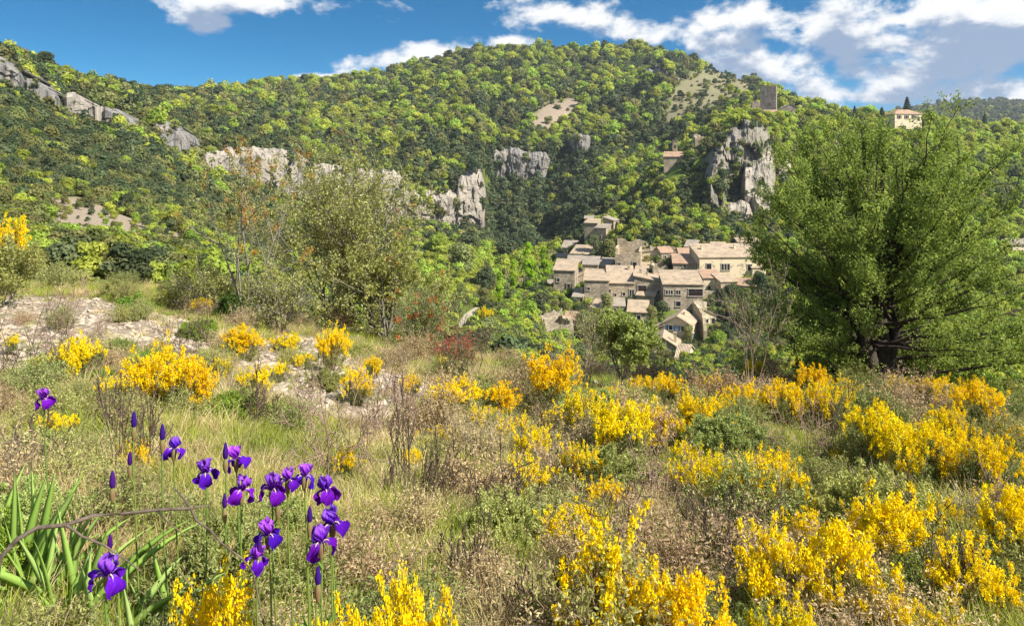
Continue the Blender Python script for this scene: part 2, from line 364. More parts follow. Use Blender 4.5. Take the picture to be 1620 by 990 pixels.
# bare places (turned from picture outlines into ground regions once, at the ground's own distance)
SCREE = [[(-200,464),(40,464),(110,470),(190,484),(240,494),(300,506),(350,528),(350,556),(300,572),(225,556),(190,545),(120,560),(60,590),(-200,580)],
         [(370,540),(470,525),(530,550),(570,585),(650,595),(670,650),(570,676),(500,664),(430,625),(380,590)],
         [(600,615),(700,612),(690,650),(620,655)]]
FARBARE = [([(838,185),(860,165),(920,150),(925,165),(905,190),(880,205),(840,212)], 1.0),
           ([(1060,150),(1085,118),(1130,105),(1190,135),(1200,150),(1150,175),(1080,200),(1040,200)], .55),
           ([(70,312),(130,312),(210,346),(300,374),(280,400),(150,384),(70,382)], 1.0),
           ([(700,560),(735,492),(752,488),(757,494),(738,520)], .0)]
scree = np.zeros(GX.shape)
nearm = (GY < 24)
wob = fbm(GX*.9, GY*.9, 77, 3)*46
for pl in SCREE: scree = np.maximum(scree, in_poly(GPX+wob, GPY+wob*.55, pl) & nearm)
for pl, wgt in FARBARE: scree = np.maximum(scree, wgt*(in_poly(GPX+wob*.2, GPY+wob*.15, pl) & (GY > 45)))
for _ in range(2):
    s2 = scree.copy(); s2[1:-1, 1:-1] = (scree[1:-1, 1:-1]*2+scree[:-2, 1:-1]+scree[2:, 1:-1]+scree[1:-1, :-2]+scree[1:-1, 2:])/6; scree = s2
def ground_mat():
    m, nt, out = nodes('hillside_ground'); L = nt.links.new
    g1 = nz(nt, .9, 6, .65, coord='World'); g2 = nz(nt, 7, 5, .7, coord='World'); g3 = nz(nt, .035, 5, .6, coord='World')
    a = ramp(nt, g2, [(.3, (.19, .13, .075)), (.55, (.31, .23, .125)), (.75, (.42, .33, .19))])
    b = ramp(nt, g2, [(.3, (.11, .12, .03)), (.7, (.22, .23, .07))])
    near = mix(nt, ramp(nt, g1, [(.4, (0, 0, 0)), (.6, (1, 1, 1))]), a, b)
    fg = ramp(nt, nz(nt, .25, 6, .7, coord='World'), [(.3, (.06, .07, .02)), (.55, (.11, .13, .035)), (.75, (.16, .15, .07))])
    fg = mix(nt, ramp(nt, g3, [(.4, (0, 0, 0)), (.65, (1, 1, 1))]), fg, (.12, .17, .03))
    sp = nt.nodes.new('ShaderNodeSeparateXYZ'); L(nt.nodes.new('ShaderNodeNewGeometry').outputs['Position'], sp.inputs[0])
    mr = nt.nodes.new('ShaderNodeMapRange'); L(sp.outputs[1], mr.inputs[0]); mr.inputs['From Min'].default_value = 20; mr.inputs['From Max'].default_value = 45
    col = mix(nt, mr.outputs[0], near, fg)
    at = nt.nodes.new('ShaderNodeAttribute'); at.attribute_name = 't'
    v = nt.nodes.new('ShaderNodeTexVoronoi'); v.inputs['Scale'].default_value = 14; L(nt.nodes.new('ShaderNodeNewGeometry').outputs['Position'], v.inputs['Vector'])
    sc_ = nt.nodes.new('ShaderNodeSeparateColor'); L(v.outputs['Color'], sc_.inputs[0])
    rock = ramp(nt, sc_.outputs[0], [(0, (.24, .185, .13)), (.5, (.36, .285, .21)), (1, (.48, .395, .305))])
    rock = mix(nt, ramp(nt, v.outputs['Distance'], [(.3, (0, 0, 0)), (.8, (.8, .8, .8))]), rock, (.16, .13, .10))
    col = mix(nt, at.outputs['Fac'], col, rock)
    bs = nt.nodes.new('ShaderNodeBsdfPrincipled'); bs.inputs['Roughness'].default_value = 1; bs.inputs['Specular IOR Level'].default_value = .05
    L(col, bs.inputs['Base Color']); bp = nt.nodes.new('ShaderNodeBump'); bp.inputs['Strength'].default_value = .8; bp.inputs['Distance'].default_value = .05
    L(g2, bp.inputs['Height']); L(bp.outputs[0], bs.inputs['Normal']); L(bs.outputs[0], out.inputs[0]); return m
nr = len(Yr); ii = (np.arange(nr-1)[:, None]*nu+np.arange(nu-1)[None]).ravel()
gm = mesh('hillside', np.stack([GX, GY, GZ], -1).reshape(-1, 3), np.stack([ii, ii+1, ii+nu+1, ii+nu], 1), ground_mat(), t=scree.ravel(), smooth=True)
tag(obj('hillside', gm), kind='structure')
# visibility table: lowest py reached by the terrain up to each distance
VPX = np.arange(-60, 1690, 6.); VY = 3*np.exp(np.arange(0, 640)*.01)
vx = ((VPX-CX)/F)[:, None]*VY[None]; vz = H(vx.ravel(), np.repeat(VY[None], len(VPX), 0).ravel()).reshape(vx.shape)
VPY = HY-vz/VY[None]*F; VMIN = np.minimum.accumulate(VPY, 1)
def visible(px, pytop, Y, slack=0):
    i = np.clip(((px-VPX[0])/6).astype(int), 0, len(VPX)-1); j = np.clip((np.log(np.maximum(Y, 3.01)/3)/.01).astype(int)-3, 0, len(VY)-1)
    return pytop < VMIN[i, j]+slack

# ------------------------------------------------------------------ valley track
def track():
    pts = [(728,520),(735,508),(744,499),(753,492),(756,488)]
    w = [4, 7, 9, 8, 4]; V = []
    for (px, py), ww in zip(pts, w):
        for s in (-1, 1):
            h = hit(px+s*ww, py, 45); V.append((h[0], h[1], h[2]+.25))
    n = len(pts); V = np.array(V); V = np.concatenate([V, V-[0, 0, .8]])
    Fc = [(2*i, 2*i+1, 2*i+3, 2*i+2) for i in range(n-1)]+[(2*i, 2*i+2, 2*i+2+2*n, 2*i+2*n) for i in range(n-1)]+[(2*i+1, 2*i+1+2*n, 2*i+3+2*n, 2*i+3) for i in range(n-1)]
    tag(obj('valley_track', mesh('valley_track', V, Fc, rough_mat('pale_track', (.32, .28, .20), (.44, .39, .29), 1.2))), kind='structure')
track()

# ------------------------------------------------------------------ cliffs
def cliff_mat(name, base, dark, ochre, och=.4, streak=.5):
    m, nt, out = nodes(name); L = nt.links.new
    n1 = nz(nt, .22, 7, .65, coord='World'); col = ramp(nt, n1, [(.25, tuple(c*.62 for c in base)), (.5, base), (.75, tuple(min(1, c*1.25) for c in base))])
    st = nz(nt, .5, 6, .6, coord='World', stretch=(1.0, 1.0, .09), dist=.4)
    col = mix(nt, ramp(nt, st, [(.62-streak*.18, (0, 0, 0)), (.74-streak*.18, (.85, .85, .85))]), col, dark)
    oc = nz(nt, .09, 5, .6, coord='World', stretch=(1, 1, .7)); col = mix(nt, ramp(nt, oc, [(.62-och*.15, (0, 0, 0)), (.8-och*.15, (.75, .75, .75))]), col, ochre)
    ln = nz(nt, .25, 4, .6, coord='World', stretch=(.3, .3, 4.0)); col = mix(nt, ramp(nt, ln, [(.6, (0, 0, 0)), (.7, (.4, .4, .4))]), col, tuple(c*.5 for c in base))
    b = nt.nodes.new('ShaderNodeBsdfPrincipled'); b.inputs['Roughness'].default_value = 1; b.inputs['Specular IOR Level'].default_value = .05
    L(col, b.inputs['Base Color']); bp = nt.nodes.new('ShaderNodeBump'); bp.inputs['Strength'].default_value = .9; bp.inputs['Distance'].default_value = .9
    L(nz(nt, .5, 6, .7, coord='World', stretch=(1, 1, .35)), bp.inputs['Height']); L(bp.outputs[0], b.inputs['Normal']); L(b.outputs[0], out.inputs[0]); return m
M_cliff = cliff_mat('limestone', (.36, .32, .27), (.08, .075, .07), (.40, .28, .17))
M_cliffg = cliff_mat('grey_limestone', (.25, .235, .215), (.09, .09, .095), (.38, .30, .21), .25, .7)
M_crag = cliff_mat('crag_rock', (.25, .225, .19), (.09, .085, .08), (.14, .15, .06), .9, .5)
CLIFFP = []; LEDGE = []
def cliff(label, top, bot, D, mat, seed, bulge=3.0, name='rock_cliff', proud=2.5, cat='cliff', lean=0.0, veg=.22):
    """top / bot: outlines as (px,py); D: (px -> distance) pairs. A thick lumpy wall set against the hill."""
    tx = [p[0] for p in top]; x0, x1 = tx[0], tx[-1]; Ym = np.mean([d[1] for d in D])
    nx = max(24, int((x1-x0)/.8)); ny = 64
    px = np.linspace(x0, x1, nx); tp = np.interp(px, tx, [p[1] for p in top]); bp = np.interp(px, [p[0] for p in bot], [p[1] for p in bot])
    Yd = np.interp(px, [d[0] for d in D], [d[1] for d in D])
    v = np.linspace(0, 1, ny)
    PXg = np.repeat(px[None], ny, 0); U = (PXg-CX)/F
    k = Ym/F; wx = PXg*k                                    # metres along
    jit = fbm(wx[0]/4, wx[0]*0+seed, seed, 4)*14+fbm(wx[0]/1.3, wx[0]*0+seed, seed+50, 3)*7
    CLIFFP.append((list(top)+list(bot)[::-1], Ym))
    ed = np.clip(np.minimum(px-x0, x1-px)/max(7, (x1-x0)*.11), 0, 1)**.5
    tp = tp+jit*.6; mid = tp*.55+bp*.45; tp = tp*ed+mid*(1-ed); bp = bp*ed+(mid+2)*(1-ed)
    PYg = tp[None]+(bp+6-tp)[None]*v[:, None]; hz = PYg*k
    rel = fbm(wx/9, hz/16, seed, 5)*bulge*2.2+fbm(wx/2.5, hz/14, seed+3, 4)*bulge*.9+np.abs(fbm(wx/6, hz/40, seed+9, 3))*bulge*1.6
    wq = wx+fbm(wx/5, hz/5, seed+20, 3)*7; hq = hz+fbm(wx/6, hz/6, seed+21, 3)*9
    rel = rel+(hsh(np.floor(wq/3.6), np.floor(hq/6.5), seed)-.5)*bulge*.8+(hsh(np.floor(wq/1.6+9), np.floor(hq/2.6), seed+1)-.5)*bulge*.3
    Yg = Yd[None]-proud-bulge+rel+(1-ed)[None]*(bulge*2.0+proud*1.4)
    Yg = Yg+np.clip(.2-v, 0, 1)[:, None]**1.5*90*(bulge/3)*(1+fbm(wx/3, hz/3, seed+7, 3)*1.5)       # rounded brow
    Yg = Yg+lean*(1-v)[:, None]
    X = U*Yg; Z = (HY-PYg)/F*Yg
    rl = np.random.default_rng(seed); ar = max(4, int(((x1-x0)*k)*(np.mean(bp-tp)*k)*veg*.55)); pat = fbm(wx/7, hz/5, seed+40, 3)
    cand = (pat > .08) | (v[:, None] < .09)+np.zeros_like(wx, bool) | (v[:, None] > .9)+np.zeros_like(wx, bool); ci = np.nonzero(cand.ravel())[0]; ci = rl.choice(ci, min(len(ci), ar))
    LEDGE.append(np.stack([X.ravel()[ci], Yg.ravel()[ci]-.3, Z.ravel()[ci]-.5], 1))
    rows = [np.stack([X, Yg, Z], -1)]
    back = rows[0][:1].copy(); back[..., 1] += 14; back[..., 2] -= 3
    foot = rows[0][-1:].copy(); foot[..., 2] -= 6; foot[..., 1] += 3
    G = np.concatenate([back, rows[0], foot], 0); fb = G[-1:].copy(); fb[..., 1] += 12; G = np.concatenate([G, fb]); n0, n1 = G.shape[:2]
    i2 = (np.arange(n0-1)[:, None]*n1+np.arange(n1-1)[None]).ravel()
    Fq = [tuple(f) for f in np.stack([i2, i2+n1, i2+n1+1, i2+1], 1)]
    Fq += [tuple(np.arange(n0)*n1), tuple((np.arange(n0)*n1+n1-1)[::-1])]
    j = np.arange(n1-1); Fq += [(int(a), int(a+1), int((n0-1)*n1+a+1), int((n0-1)*n1+a)) for a in j]
    o = obj(name, mesh(name, G.reshape(-1, 3), Fq, mat)); tag(o, label, cat); return o
cliff('shadowed grey rock face high under the left skyline', [(-60,70),(0,90),(20,104),(42,120)], [(-60,130),(0,140),(20,146),(42,150)], [(-60,180),(42,195)], M_cliffg, 1, 2.2)
cliff('grey rock step just right of the topmost left cliff', [(36,122),(60,130),(80,142),(96,152)], [(36,150),(60,158),(80,166),(96,170)], [(36,194),(96,206)], M_cliffg, 2, 1.8)
cliff('small pale rock knob below the left ridge', [(99,148),(115,144),(132,156),(150,168)], [(99,168),(118,186),(132,188),(150,190)], [(99,208),(150,226)], M_cliff, 3, 1.8)
cliff('low broken rock band between the pale knob and the domed rock', [(158,170),(180,170),(205,186),(236,206)], [(158,190),(180,196),(205,212),(236,226)], [(158,228),(236,246)], M_cliffg, 4, 1.6, veg=.2)
cliff('large domed grey rock buttress with overhanging right edge', [(236,206),(248,196),(268,192),(286,200),(303,222)], [(236,226),(252,246),(275,256),(294,264),(303,268)], [(236,246),(303,262)], M_cliffg, 5, 2.6)
cliff('pale cliff with black vertical streaks behind the orange-tipped shrub', [(306,252),(320,240),(350,234),(400,233),(440,236),(490,246)], [(306,276),(330,298),(380,308),(430,314),(490,320)], [(306,263),(490,310)], M_cliff, 6, 2.2, veg=.12)
cliff('pale cliff section half hidden behind the oak crown', [(486,250),(520,262),(560,264),(600,266)], [(486,318),(520,326),(560,336),(600,342)], [(486,310),(600,340)], M_cliff, 7, 2.4, veg=.14)
cliff('long white limestone cliff rising right of the oak', [(590,264),(615,258),(640,284),(660,300),(700,303),(742,292)], [(590,342),(640,352),(660,360),(700,362),(742,356)], [(590,338),(742,378)], M_cliff, 8, 2.6, veg=.2)
cliff('bright vertical cliff prow ending at the dark gorge', [(718,296),(730,276),(748,266),(768,270)], [(718,356),(728,362),(748,360),(768,356)], [(718,370),(768,384)], M_cliff, 9, 3.0, veg=.14)
cliff('blue-grey fluted cliff across the back of the gorge', [(768,250),(785,238),(810,233),(840,240),(874,243)], [(768,270),(785,278),(810,282),(840,280),(874,274)], [(768,468),(874,478)], M_cliffg, 10, 3.0, veg=.03)
cliff('small grey cliff right of the gorge cliff among trees', [(902,216),(915,212),(934,214)], [(902,226),(915,230),(934,228)], [(902,478),(934,482)], M_cliffg, 11, 2)
cliff('dark grey rock dome near the summit of the main hill', [(1014,118),(1030,104),(1048,98),(1064,108),(1078,126)], [(1014,134),(1030,140),(1048,144),(1064,138),(1078,130)], [(1014,640),(1078,640)], M_cliffg, 12, 5, cat='rock outcrop', lean=10)
cliff('dark rocky flank of the promontory below the ruined tower', [(1112,262),(1130,238),(1146,216),(1160,200),(1178,190),(1195,190),(1212,202),(1228,226)], [(1112,318),(1130,336),(1146,346),(1160,350),(1178,352),(1195,350),(1212,344),(1228,338)], [(1112,268),(1160,280),(1228,288)], M_crag, 13, 4.6, proud=7, lean=8, veg=.5, cat='crag')
cliff('tall pale rock face on the right edge of the promontory', [(1172,268),(1190,256),(1208,240),(1226,238)], [(1172,300),(1190,306),(1208,326),(1226,338)], [(1172,276),(1226,280)], M_cliff, 14, 2.6, proud=9, lean=4, veg=.12)
cliff('pale rounded rock at the foot of the promontory', [(1138,330),(1155,318),(1175,316),(1192,328)], [(1138,348),(1155,358),(1175,360),(1192,356)], [(1138,262),(1192,266)], M_cliff, 16, 2.0, proud=3, lean=4)
cliff('small rock band to the right of the promontory crag', [(1226,250),(1240,254),(1258,262)], [(1226,284),(1240,288),(1258,284)], [(1226,300),(1258,312)], M_cliff, 17, 2, proud=3)
# ------------------------------------------------------------------ village and castle
M_st1 = stone_wall_mat('warm_stone', (.50, .40, .27), (.68, .565, .405), (.40, .33, .23))
M_st2 = stone_wall_mat('grey_stone', (.40, .33, .24), (.58, .49, .37), (.31, .26, .19))
M_st3 = stone_wall_mat('cream_render', (.50, .41, .28), (.64, .54, .38), (.42, .34, .24), plaster=.55, ccol=(.68, .57, .39))
M_st4 = stone_wall_mat('dark_tower_stone', (.30, .25, .205), (.42, .36, .29), (.2, .17, .14))
M_til1 = tile_mat('pale_tile', (.40, .29, .19), (.54, .415, .285), (.66, .535, .39))
M_til2 = tile_mat('red_tile', (.40, .235, .15), (.51, .325, .21), (.60, .43, .30))
M_til3 = tile_mat('grey_tile', (.30, .25, .20), (.42, .355, .285), (.53, .46, .375))
M_pane = plain('window_dark', (.02, .022, .028), .3, .4); M_blue = plain('blue_paint', (.045, .22, .55)); M_navy = plain('navy_paint', (.02, .06, .22))
M_wood = plain('brown_wood', (.10, .055, .035)); M_trim = plain('stone_trim', (.50, .45, .37)); M_white = plain('white_paint', (.75, .74, .70))
def wpt(face, x, z, w, d):
    """face-plane coordinates -> box helper placing (a,b along the face, z, outward) ranges"""
    def bx(mb, a0, a1, z0, z1, o0, o1):
        if face == 'F': mb.box(x+a0, x+a1, -o1, -o0, z+z0, z+z1)
        elif face == 'R': mb.box(w/2+o0, w/2+o1, x+a0, x+a1, z+z0, z+z1)
        else: mb.box(-w/2-o1, -w/2-o0, x+a0, x+a1, z+z0, z+z1)
    return bx
def opening(root, face, x, z, ww, hh, style, w, d):
    bx = wpt(face, x, z, w, d); fr = MB(); t = .13
    bx(fr, -ww/2-t, -ww/2, -.02, hh, .002, .12); bx(fr, ww/2, ww/2+t, -.02, hh, .002, .12)
    bx(fr, -ww/2-t-.06, ww/2+t+.06, hh, hh+.22, .002, .14); 
    if style != 'door': bx(fr, -ww/2-t-.08, ww/2+t+.08, -.17, -.02, .002, .2)
    if style == 'mull': bx(fr, -.07, .07, 0, hh, .002, .11)
    if style == 'bars':
        for k in (-1, 1): bx(fr, k*ww/6-.09, k*ww/6+.09, 0, hh, .002, .11)
    kind = {'door': 'door', 'loggia': 'loggia'}.get(style, 'window')
    f = obj(kind, fr.mesh(kind, M_trim), root)
    p = MB(); bx(p, -ww/2, ww/2, 0, hh, .002, .035)
    obj('panel' if style == 'door' else 'pane', p.mesh('pane', {'door': M_wood, 'navy': M_navy}.get(style, M_pane)), f)
    if style == 'loggia':
        r = MB(); bx(r, -ww/2, ww/2, .85, .95, .04, .1)
        for k in range(9): a = -ww/2+ww*(k+.5)/9; bx(r, a-.03, a+.03, 0, .85, .04, .09)
        bx(r, -.12, .12, .95, hh, .04, .11); obj('railing', r.mesh('railing', M_wood), f)
    if style in ('shut', 'bshut'):
        for s in (-1, 1):
            q = MB(); a = s*(ww/2+t+.02); b = a+s*ww*.5; bx(q, min(a, b), max(a, b), -.05, hh+.05, .003, .07)
            for k in range(5): bx(q, min(a, b)+.03, max(a, b)-.03, hh*(k+.15)/5, hh*(k+.6)/5, .072, .09)
            obj('shutter', q.mesh('shutter', M_blue if style == 'bshut' else M_wood), f)
def jag(mb, x0, x1, y0, y1, zb, zt, along, seed, amp=.8, step=.45):
    """wall with a broken, stepped top edge"""
    L_ = (x1-x0) if along == 'x' else (y1-y0); n = max(3, int(L_/step)); tops = []
    for k in range(n+1):
        tops.append(zt+float(fbm(k*.45+seed*3.1, seed*1.7, seed, 3))*amp*2.4)
    poly = [(0, zb), (L_, zb)]+[(L_*k/n, tops[k]) for k in range(n, -1, -1)]
    if along == 'x':
        V = [(x0+a, y0, z) for a, z in poly]+[(x0+a, y1, z) for a, z in poly]
    else: V = [(x1, y0+a, z) for a, z in poly]+[(x0, y0+a, z) for a, z in poly]
    m = len(poly); quads = []
    # as quads strips (convex pieces)
    V2 = []; 
    for k in range(n):
        a0, a1 = L_*k/n, L_*(k+1)/n
        for a, z in ((a0, zb), (a1, zb), (a1, tops[k+1]), (a0, tops[k])): V2.append((a, z))
    def mp(a, z, s): return (x0+a, (y0 if s == 0 else y1), z) if along == 'x' else ((x1 if s == 0 else x0), y0+a, z)
    for k in range(n):
        q = V2[4*k:4*k+4]; V = [mp(a, z, 0) for a, z in q]+[mp(a, z, 1) for a, z in q]
        fc = [(0, 1, 2, 3), (7, 6, 5, 4), (3, 2, 6, 7)]
        if k == 0: fc.append((0, 3, 7, 4))
        if k == n-1: fc.append((1, 5, 6, 2))
        mb.add(V, fc)
FOOT = []
def house(name, label, pxL, pxR, pyb, pye, d, yaw=0, roof='shed', rh=1.2, wall=None, tile=None, wins=(), chim=(), Y=None, cat='house', below=4.0, over=.3, seed=1, group=None):
    wall = wall or M_st1; tile = tile or M_til1
    if Y is None:
        h = hit((pxL+pxR)/2, pyb, 60); Y = h[1] if h is not None else 200
    base = P((pxL+pxR)/2, pyb, Y); w = (pxR-pxL)/F*Y/math.cos(R(yaw)); h = (pyb-pye)/F*Y
    FOOT.append((base[0], base[1], math.cos(R(yaw)), math.sin(R(yaw)), w/2, d)); root = obj(name, None, loc=base, rz=R(yaw)); tag(root, label, cat, group)
    m = MB(); e = .02; th = .16; rf = MB(); X = w/2; b = -below
    if roof == 'gf':
        m.prism([(-X, b), (X, b), (X, h), (0, h+rh), (-X, h)], 0, d)
        k = rh/X; o = over
        for s in (-1, 1):
            A = [(0, -o, h+rh+e), (s*(X+o), -o, h-o*k+e), (s*(X+o), d+o, h-o*k+e), (0, d+o, h+rh+e)]
            rf.hull([(x, y, z+th) for x, y, z in A], A)
    elif roof == 'gs':
        V = [(-X, 0, b), (-X, d, b), (-X, d, h), (-X, d/2, h+rh), (-X, 0, h)]
        m.add(V+[(X, y, z) for _, y, z in V], [(4, 3, 2, 1, 0), (5, 6, 7, 8, 9)]+[(i, (i+1) % 5, (i+1) % 5+5, i+5) for i in range(5)])
        k = rh/(d/2); o = over
        for s in (-1, 1):
            y1 = -o if s < 0 else d+o
            A = [(-X-o, d/2, h+rh+e), (X+o, d/2, h+rh+e), (X+o, y1, h-o*k+e), (-X-o, y1, h-o*k+e)]
            rf.hull([(x, y, z+th) for x, y, z in A], A)
    elif roof in ('shed', 'shedl', 'shedr'):
        zz = {'shed': (h, h, h+rh, h+rh), 'shedl': (h, h+rh, h+rh, h), 'shedr': (h+rh, h, h, h+rh)}[roof]
        c = [(-X, 0), (X, 0), (X, d), (-X, d)]
        m.add([(x, y, b) for x, y in c]+[(x, y, z) for (x, y), z in zip(c, zz)], [(3, 2, 1, 0), (4, 5, 6, 7), (0, 1, 5, 4), (1, 2, 6, 5), (2, 3, 7, 6), (3, 0, 4, 7)])
        o = over
        def zat(x, y): 
            if roof == 'shed': return h+rh*y/d
            return h+rh*((x+X)/w if roof == 'shedl' else (X-x)/w)
        A = [(x, y, zat(x, y)+e) for x, y in ((-X-o, -o), (X+o, -o), (X+o, d+o), (-X-o, d+o))]
        rf.hull([(x, y, z+th) for x, y, z in A], A)
    elif roof == 'hip':
        m.box(-X, X, 0, d, b, h); o = over; rr = max(0, X-d/2)
        c = [(-X-o, -o, h+e), (X+o, -o, h+e), (X+o, d+o, h+e), (-X-o, d+o, h+e)]; r_ = [(-rr, d/2, h+rh), (rr, d/2, h+rh)]
        V = c+r_+[(x, y, z+.14) for x, y, z in c]+[(x, y, z+.16) for x, y, z in r_]
        rf.add(V, [(6, 7, 11, 10), (7, 8, 11), (8, 9, 10, 11), (9, 6, 10), (3, 2, 1, 0), (0, 1, 7, 6), (1, 2, 8, 7), (2, 3, 9, 8), (3, 0, 6, 9)])
    elif roof == 'none':
        t = .6
        jag(m, -X, X, 0, t, b, h, 'x', seed); jag(m, -X, X, d-t, d, b, h+rh, 'x', seed+5)
        jag(m, -X, -X+t, t+.003, d-t-.003, b, h+rh*.5, 'y', seed+2); jag(m, X-t, X, t+.003, d-t-.003, b, h+rh*.3, 'y', seed+3)
        m.box(-X+t, X-t, t, d-t, b, b+.3)
    obj('wall', m.mesh('wall', wall), root)
    if roof != 'none':
        ro = obj('roof', rf.mesh('roof', tile), root)
        for cx, cy, cz, ch in chim:
            c = MB(); c.box(cx-.28, cx+.28, cy-.28, cy+.28, cz-1.5, cz+ch); c.box(-.36+cx, .36+cx, -.36+cy, .36+cy, cz+ch, cz+ch+.12)
            obj('chimney', c.mesh('chimney', wall), ro)
    for q in wins:
        face, x, z, ww, hh, st = q; opening(root, face, x, z, ww, hh, st, w, d)
    return root
def free_wall(name, label, pts, t, mat, seed=1, cat='wall', amp=.5, drop=3.0):
    """pts: (px, py_top, py_base, Y): a standing wall following points"""
    root_p = P(pts[0][0], pts[0][2], pts[0][3]); V = []; Fc = []
    n = 0; dense = []
    for k in range(len(pts)-1):
        for s in np.linspace(0, 1, 9)[:-1]:
            dense.append([a*(1-s)+b*s for a, b in zip(pts[k], pts[k+1])])
    dense.append(list(pts[-1])); dn = []
    for k, (px, pt, pb, Y) in enumerate(dense):
        a = P(px, pt, Y); bt = P(px, pb, Y); j = float(fbm(k*.5, seed, seed, 2))*amp*1.6
        dn.append((a[0], a[1], a[2]+j, bt[2]-drop))
    dn = np.array(dn); tg = unit(np.gradient(dn[:, :2], axis=0)); nn = np.stack([-tg[:, 1], tg[:, 0]], 1)
    for k in range(len(dn)):
        x, y, zt, zb = dn[k]; ox, oy = nn[k]*t/2
        V += [(x-ox, y-oy, zb), (x+ox, y+oy, zb), (x+ox, y+oy, zt), (x-ox, y-oy, zt)]
    m = len(dn)
    for k in range(m-1):
        a = 4*k; b = a+4; Fc += [(a, b, b+3, a+3), (a+1, a+2, b+2, b+1), (a+3, b+3, b+2, a+2)]
    Fc += [(0, 3, 2, 1), (4*m-4, 4*m-3, 4*m-2, 4*m-1)]
    V = np.array(V)-root_p; o = obj(name, mesh(name, V, Fc, mat), loc=root_p); return tag(o, label, cat)

G_V = 'stone houses of the village'
house('stone_house', 'small stone house with sky-blue shutters and gabled tile roof', 1050, 1092, 538, 513, 7.5, -24, 'gf', 1.7, M_st3, M_til1,
      [('F', -1.35, 2.1, .8, 1.0, 'bshut'), ('F', 1.25, 2.1, .8, 1.0, 'bshut'), ('F', -.3, -1.1, .9, 1.9, 'door'), ('F', -2.1, -.6, .6, .8, 'plain'), ('R', 2.2, -.6, 1.0, 1.9, 'bshut'), ('R', 5.2, 1.6, .7, .9, 'plain')], [(0.9, 3.5, 4.6, .9)])
house('lean_to', 'low tiled lean-to on the left side of the blue-shuttered house', 1032, 1050, 534, 521, 4, -18, 'shedl', .9, M_st2, M_til1, [('F', 0, -1.3, 1.6, 1.7, 'plain')], over=.2)
house('stone_house', 'lowest stone house with dark navy shutter and stepped gable', 1024, 1073, 566, 549, 7, -14, 'gf', 1.9, M_st1, M_til1,
      [('F', .2, -.4, 1.3, 1.25, 'navy'), ('F', .3, 2.2, .5, .55, 'plain'), ('F', -2.2, -.2, .5, .7, 'plain')], [(2.4, 2, 3.6, 1.2)])
house('stone_house', 'tall central house with loggia and row of upper windows', 1050, 1111, 492, 450, 8.5, -4, 'shed', 1.9, M_st2, M_til1,
      [('F', -3.2, 3.9, 1.6, .95, 'bars'), ('F', -1.1, 3.9, 1.0, .95, 'mull'), ('F', 2.9, 3.6, 3.3, 1.6, 'loggia'), ('F', -1.1, 1.1, 1.1, 1.15, 'plain'), ('F', -1.1, -2.5, .9, 1.4, 'door')], [(-1.5, 4.5, 6.5, .8)], below=6)
house('stone_house', 'long cream farmhouse with pale roof at right end of village', 1106, 1206, 440, 407, 9, 3, 'shed', 2.3, M_st3, M_til1,
      [('F', -5.8, 2.3, 1.3, 1.5, 'plain'), ('F', -1.4, 2.1, 2.2, 1.6, 'bars'), ('F', 5, 2.0, 1.2, 1.5, 'plain')], [(-6, 5, 7, .9), (3, 5.5, 7.2, .9)], below=6)
house('stone_house', 'raised back house with red and cream roofs behind the cream farmhouse', 1168, 1203, 392, 383, 6, 4, 'gs', .9, M_st2, M_til1, [('F', 0, .2, 1, .9, 'plain')], [(-2.5, 3, 2.2, 1.0)])
house('stone_house', 'narrow house with low red tiled roof under the cream farmhouse', 1113, 1141, 459, 440, 5, 0, 'shed', 1.2, M_st3, M_til2, [('F', -.8, .2, .6, .8, 'plain'), ('F', 1.5, .0, .7, 1.7, 'door')], below=5)
house('stone_house', 'white-topped house with small red roof and brown door', 1075, 1104, 412, 401, 6, -3, 'gs', 1.1, M_st3, M_til2, [('F', .2, -.2, 1.0, 1.7, 'door')], [(1.5, 3, 2.6, .7)])
house('stone_house', 'square stone house with two small stacked windows and red roof', 1066, 1101, 438, 417, 6.5, -10, 'shed', 1.5, M_st1, M_til2,
      [('F', -.2, .6, .6, .75, 'plain'), ('F', -.1, 2.5, .6, .7, 'plain'), ('R', 3, 1, .8, 1.2, 'plain')], [(1.8, 5, 5.4, .8)], below=5)
house('ruined_house', 'large roofless stone ruin with broken wall tops', 974, 1013, 434, 400, 9, -12, 'none', 2.6, M_st1, None, [('F', 1.8, 1.5, 1.1, 1.9, 'plain'), ('F', -2.4, 2.2, .7, .9, 'plain'), ('R', 4, 2.2, 1.2, 1.6, 'plain')], seed=4, cat='ruin', below=5)
house('ruined_house', 'upper roofless ruin behind the large stone ruin', 980, 1026, 398, 389, 6, -4, 'none', .8, M_st2, None, [('F', -2, .2, 1, 1.2, 'plain')], seed=9, cat='ruin')
house('stone_house', 'tiny tiled hut standing inside the ruined walls', 1016, 1040, 412, 399, 4, -8, 'shedl', .7, M_st3, M_til1, [('F', 1.2, -.1, 1.0, 1.3, 'plain')])
house('ruined_house', 'low stone enclosure with pale gatepost right of the ruins', 1033, 1056, 437, 423, 6, -5, 'none', .5, M_st1, None, [('F', 1, .3, .7, 1.2, 'plain')], seed=12, cat='ruin')
free_wall('garden_wall', 'curving pinkish garden wall below the large ruin', [(984,424,436,203),(1000,419,434,205),(1020,416,430,206),(1040,417,428,206)], .6, M_st1, 2)
free_wall('hillside_wall', 'long ruined retaining wall overgrown at the foot of the promontory', [(1028,388,404,212),(1050,390,406,213),(1078,392,404,213)], .7, M_st2, 5, amp=.9)
house('tall_house', 'tall narrow windowless stone house climbing the slope', 925, 944, 388, 353, 6, -20, 'shed', .9, M_st2, M_til1, [('F', 0, 3.4, .5, .8, 'plain'), ('R', 3, 1.6, .6, .8, 'plain')], below=5)
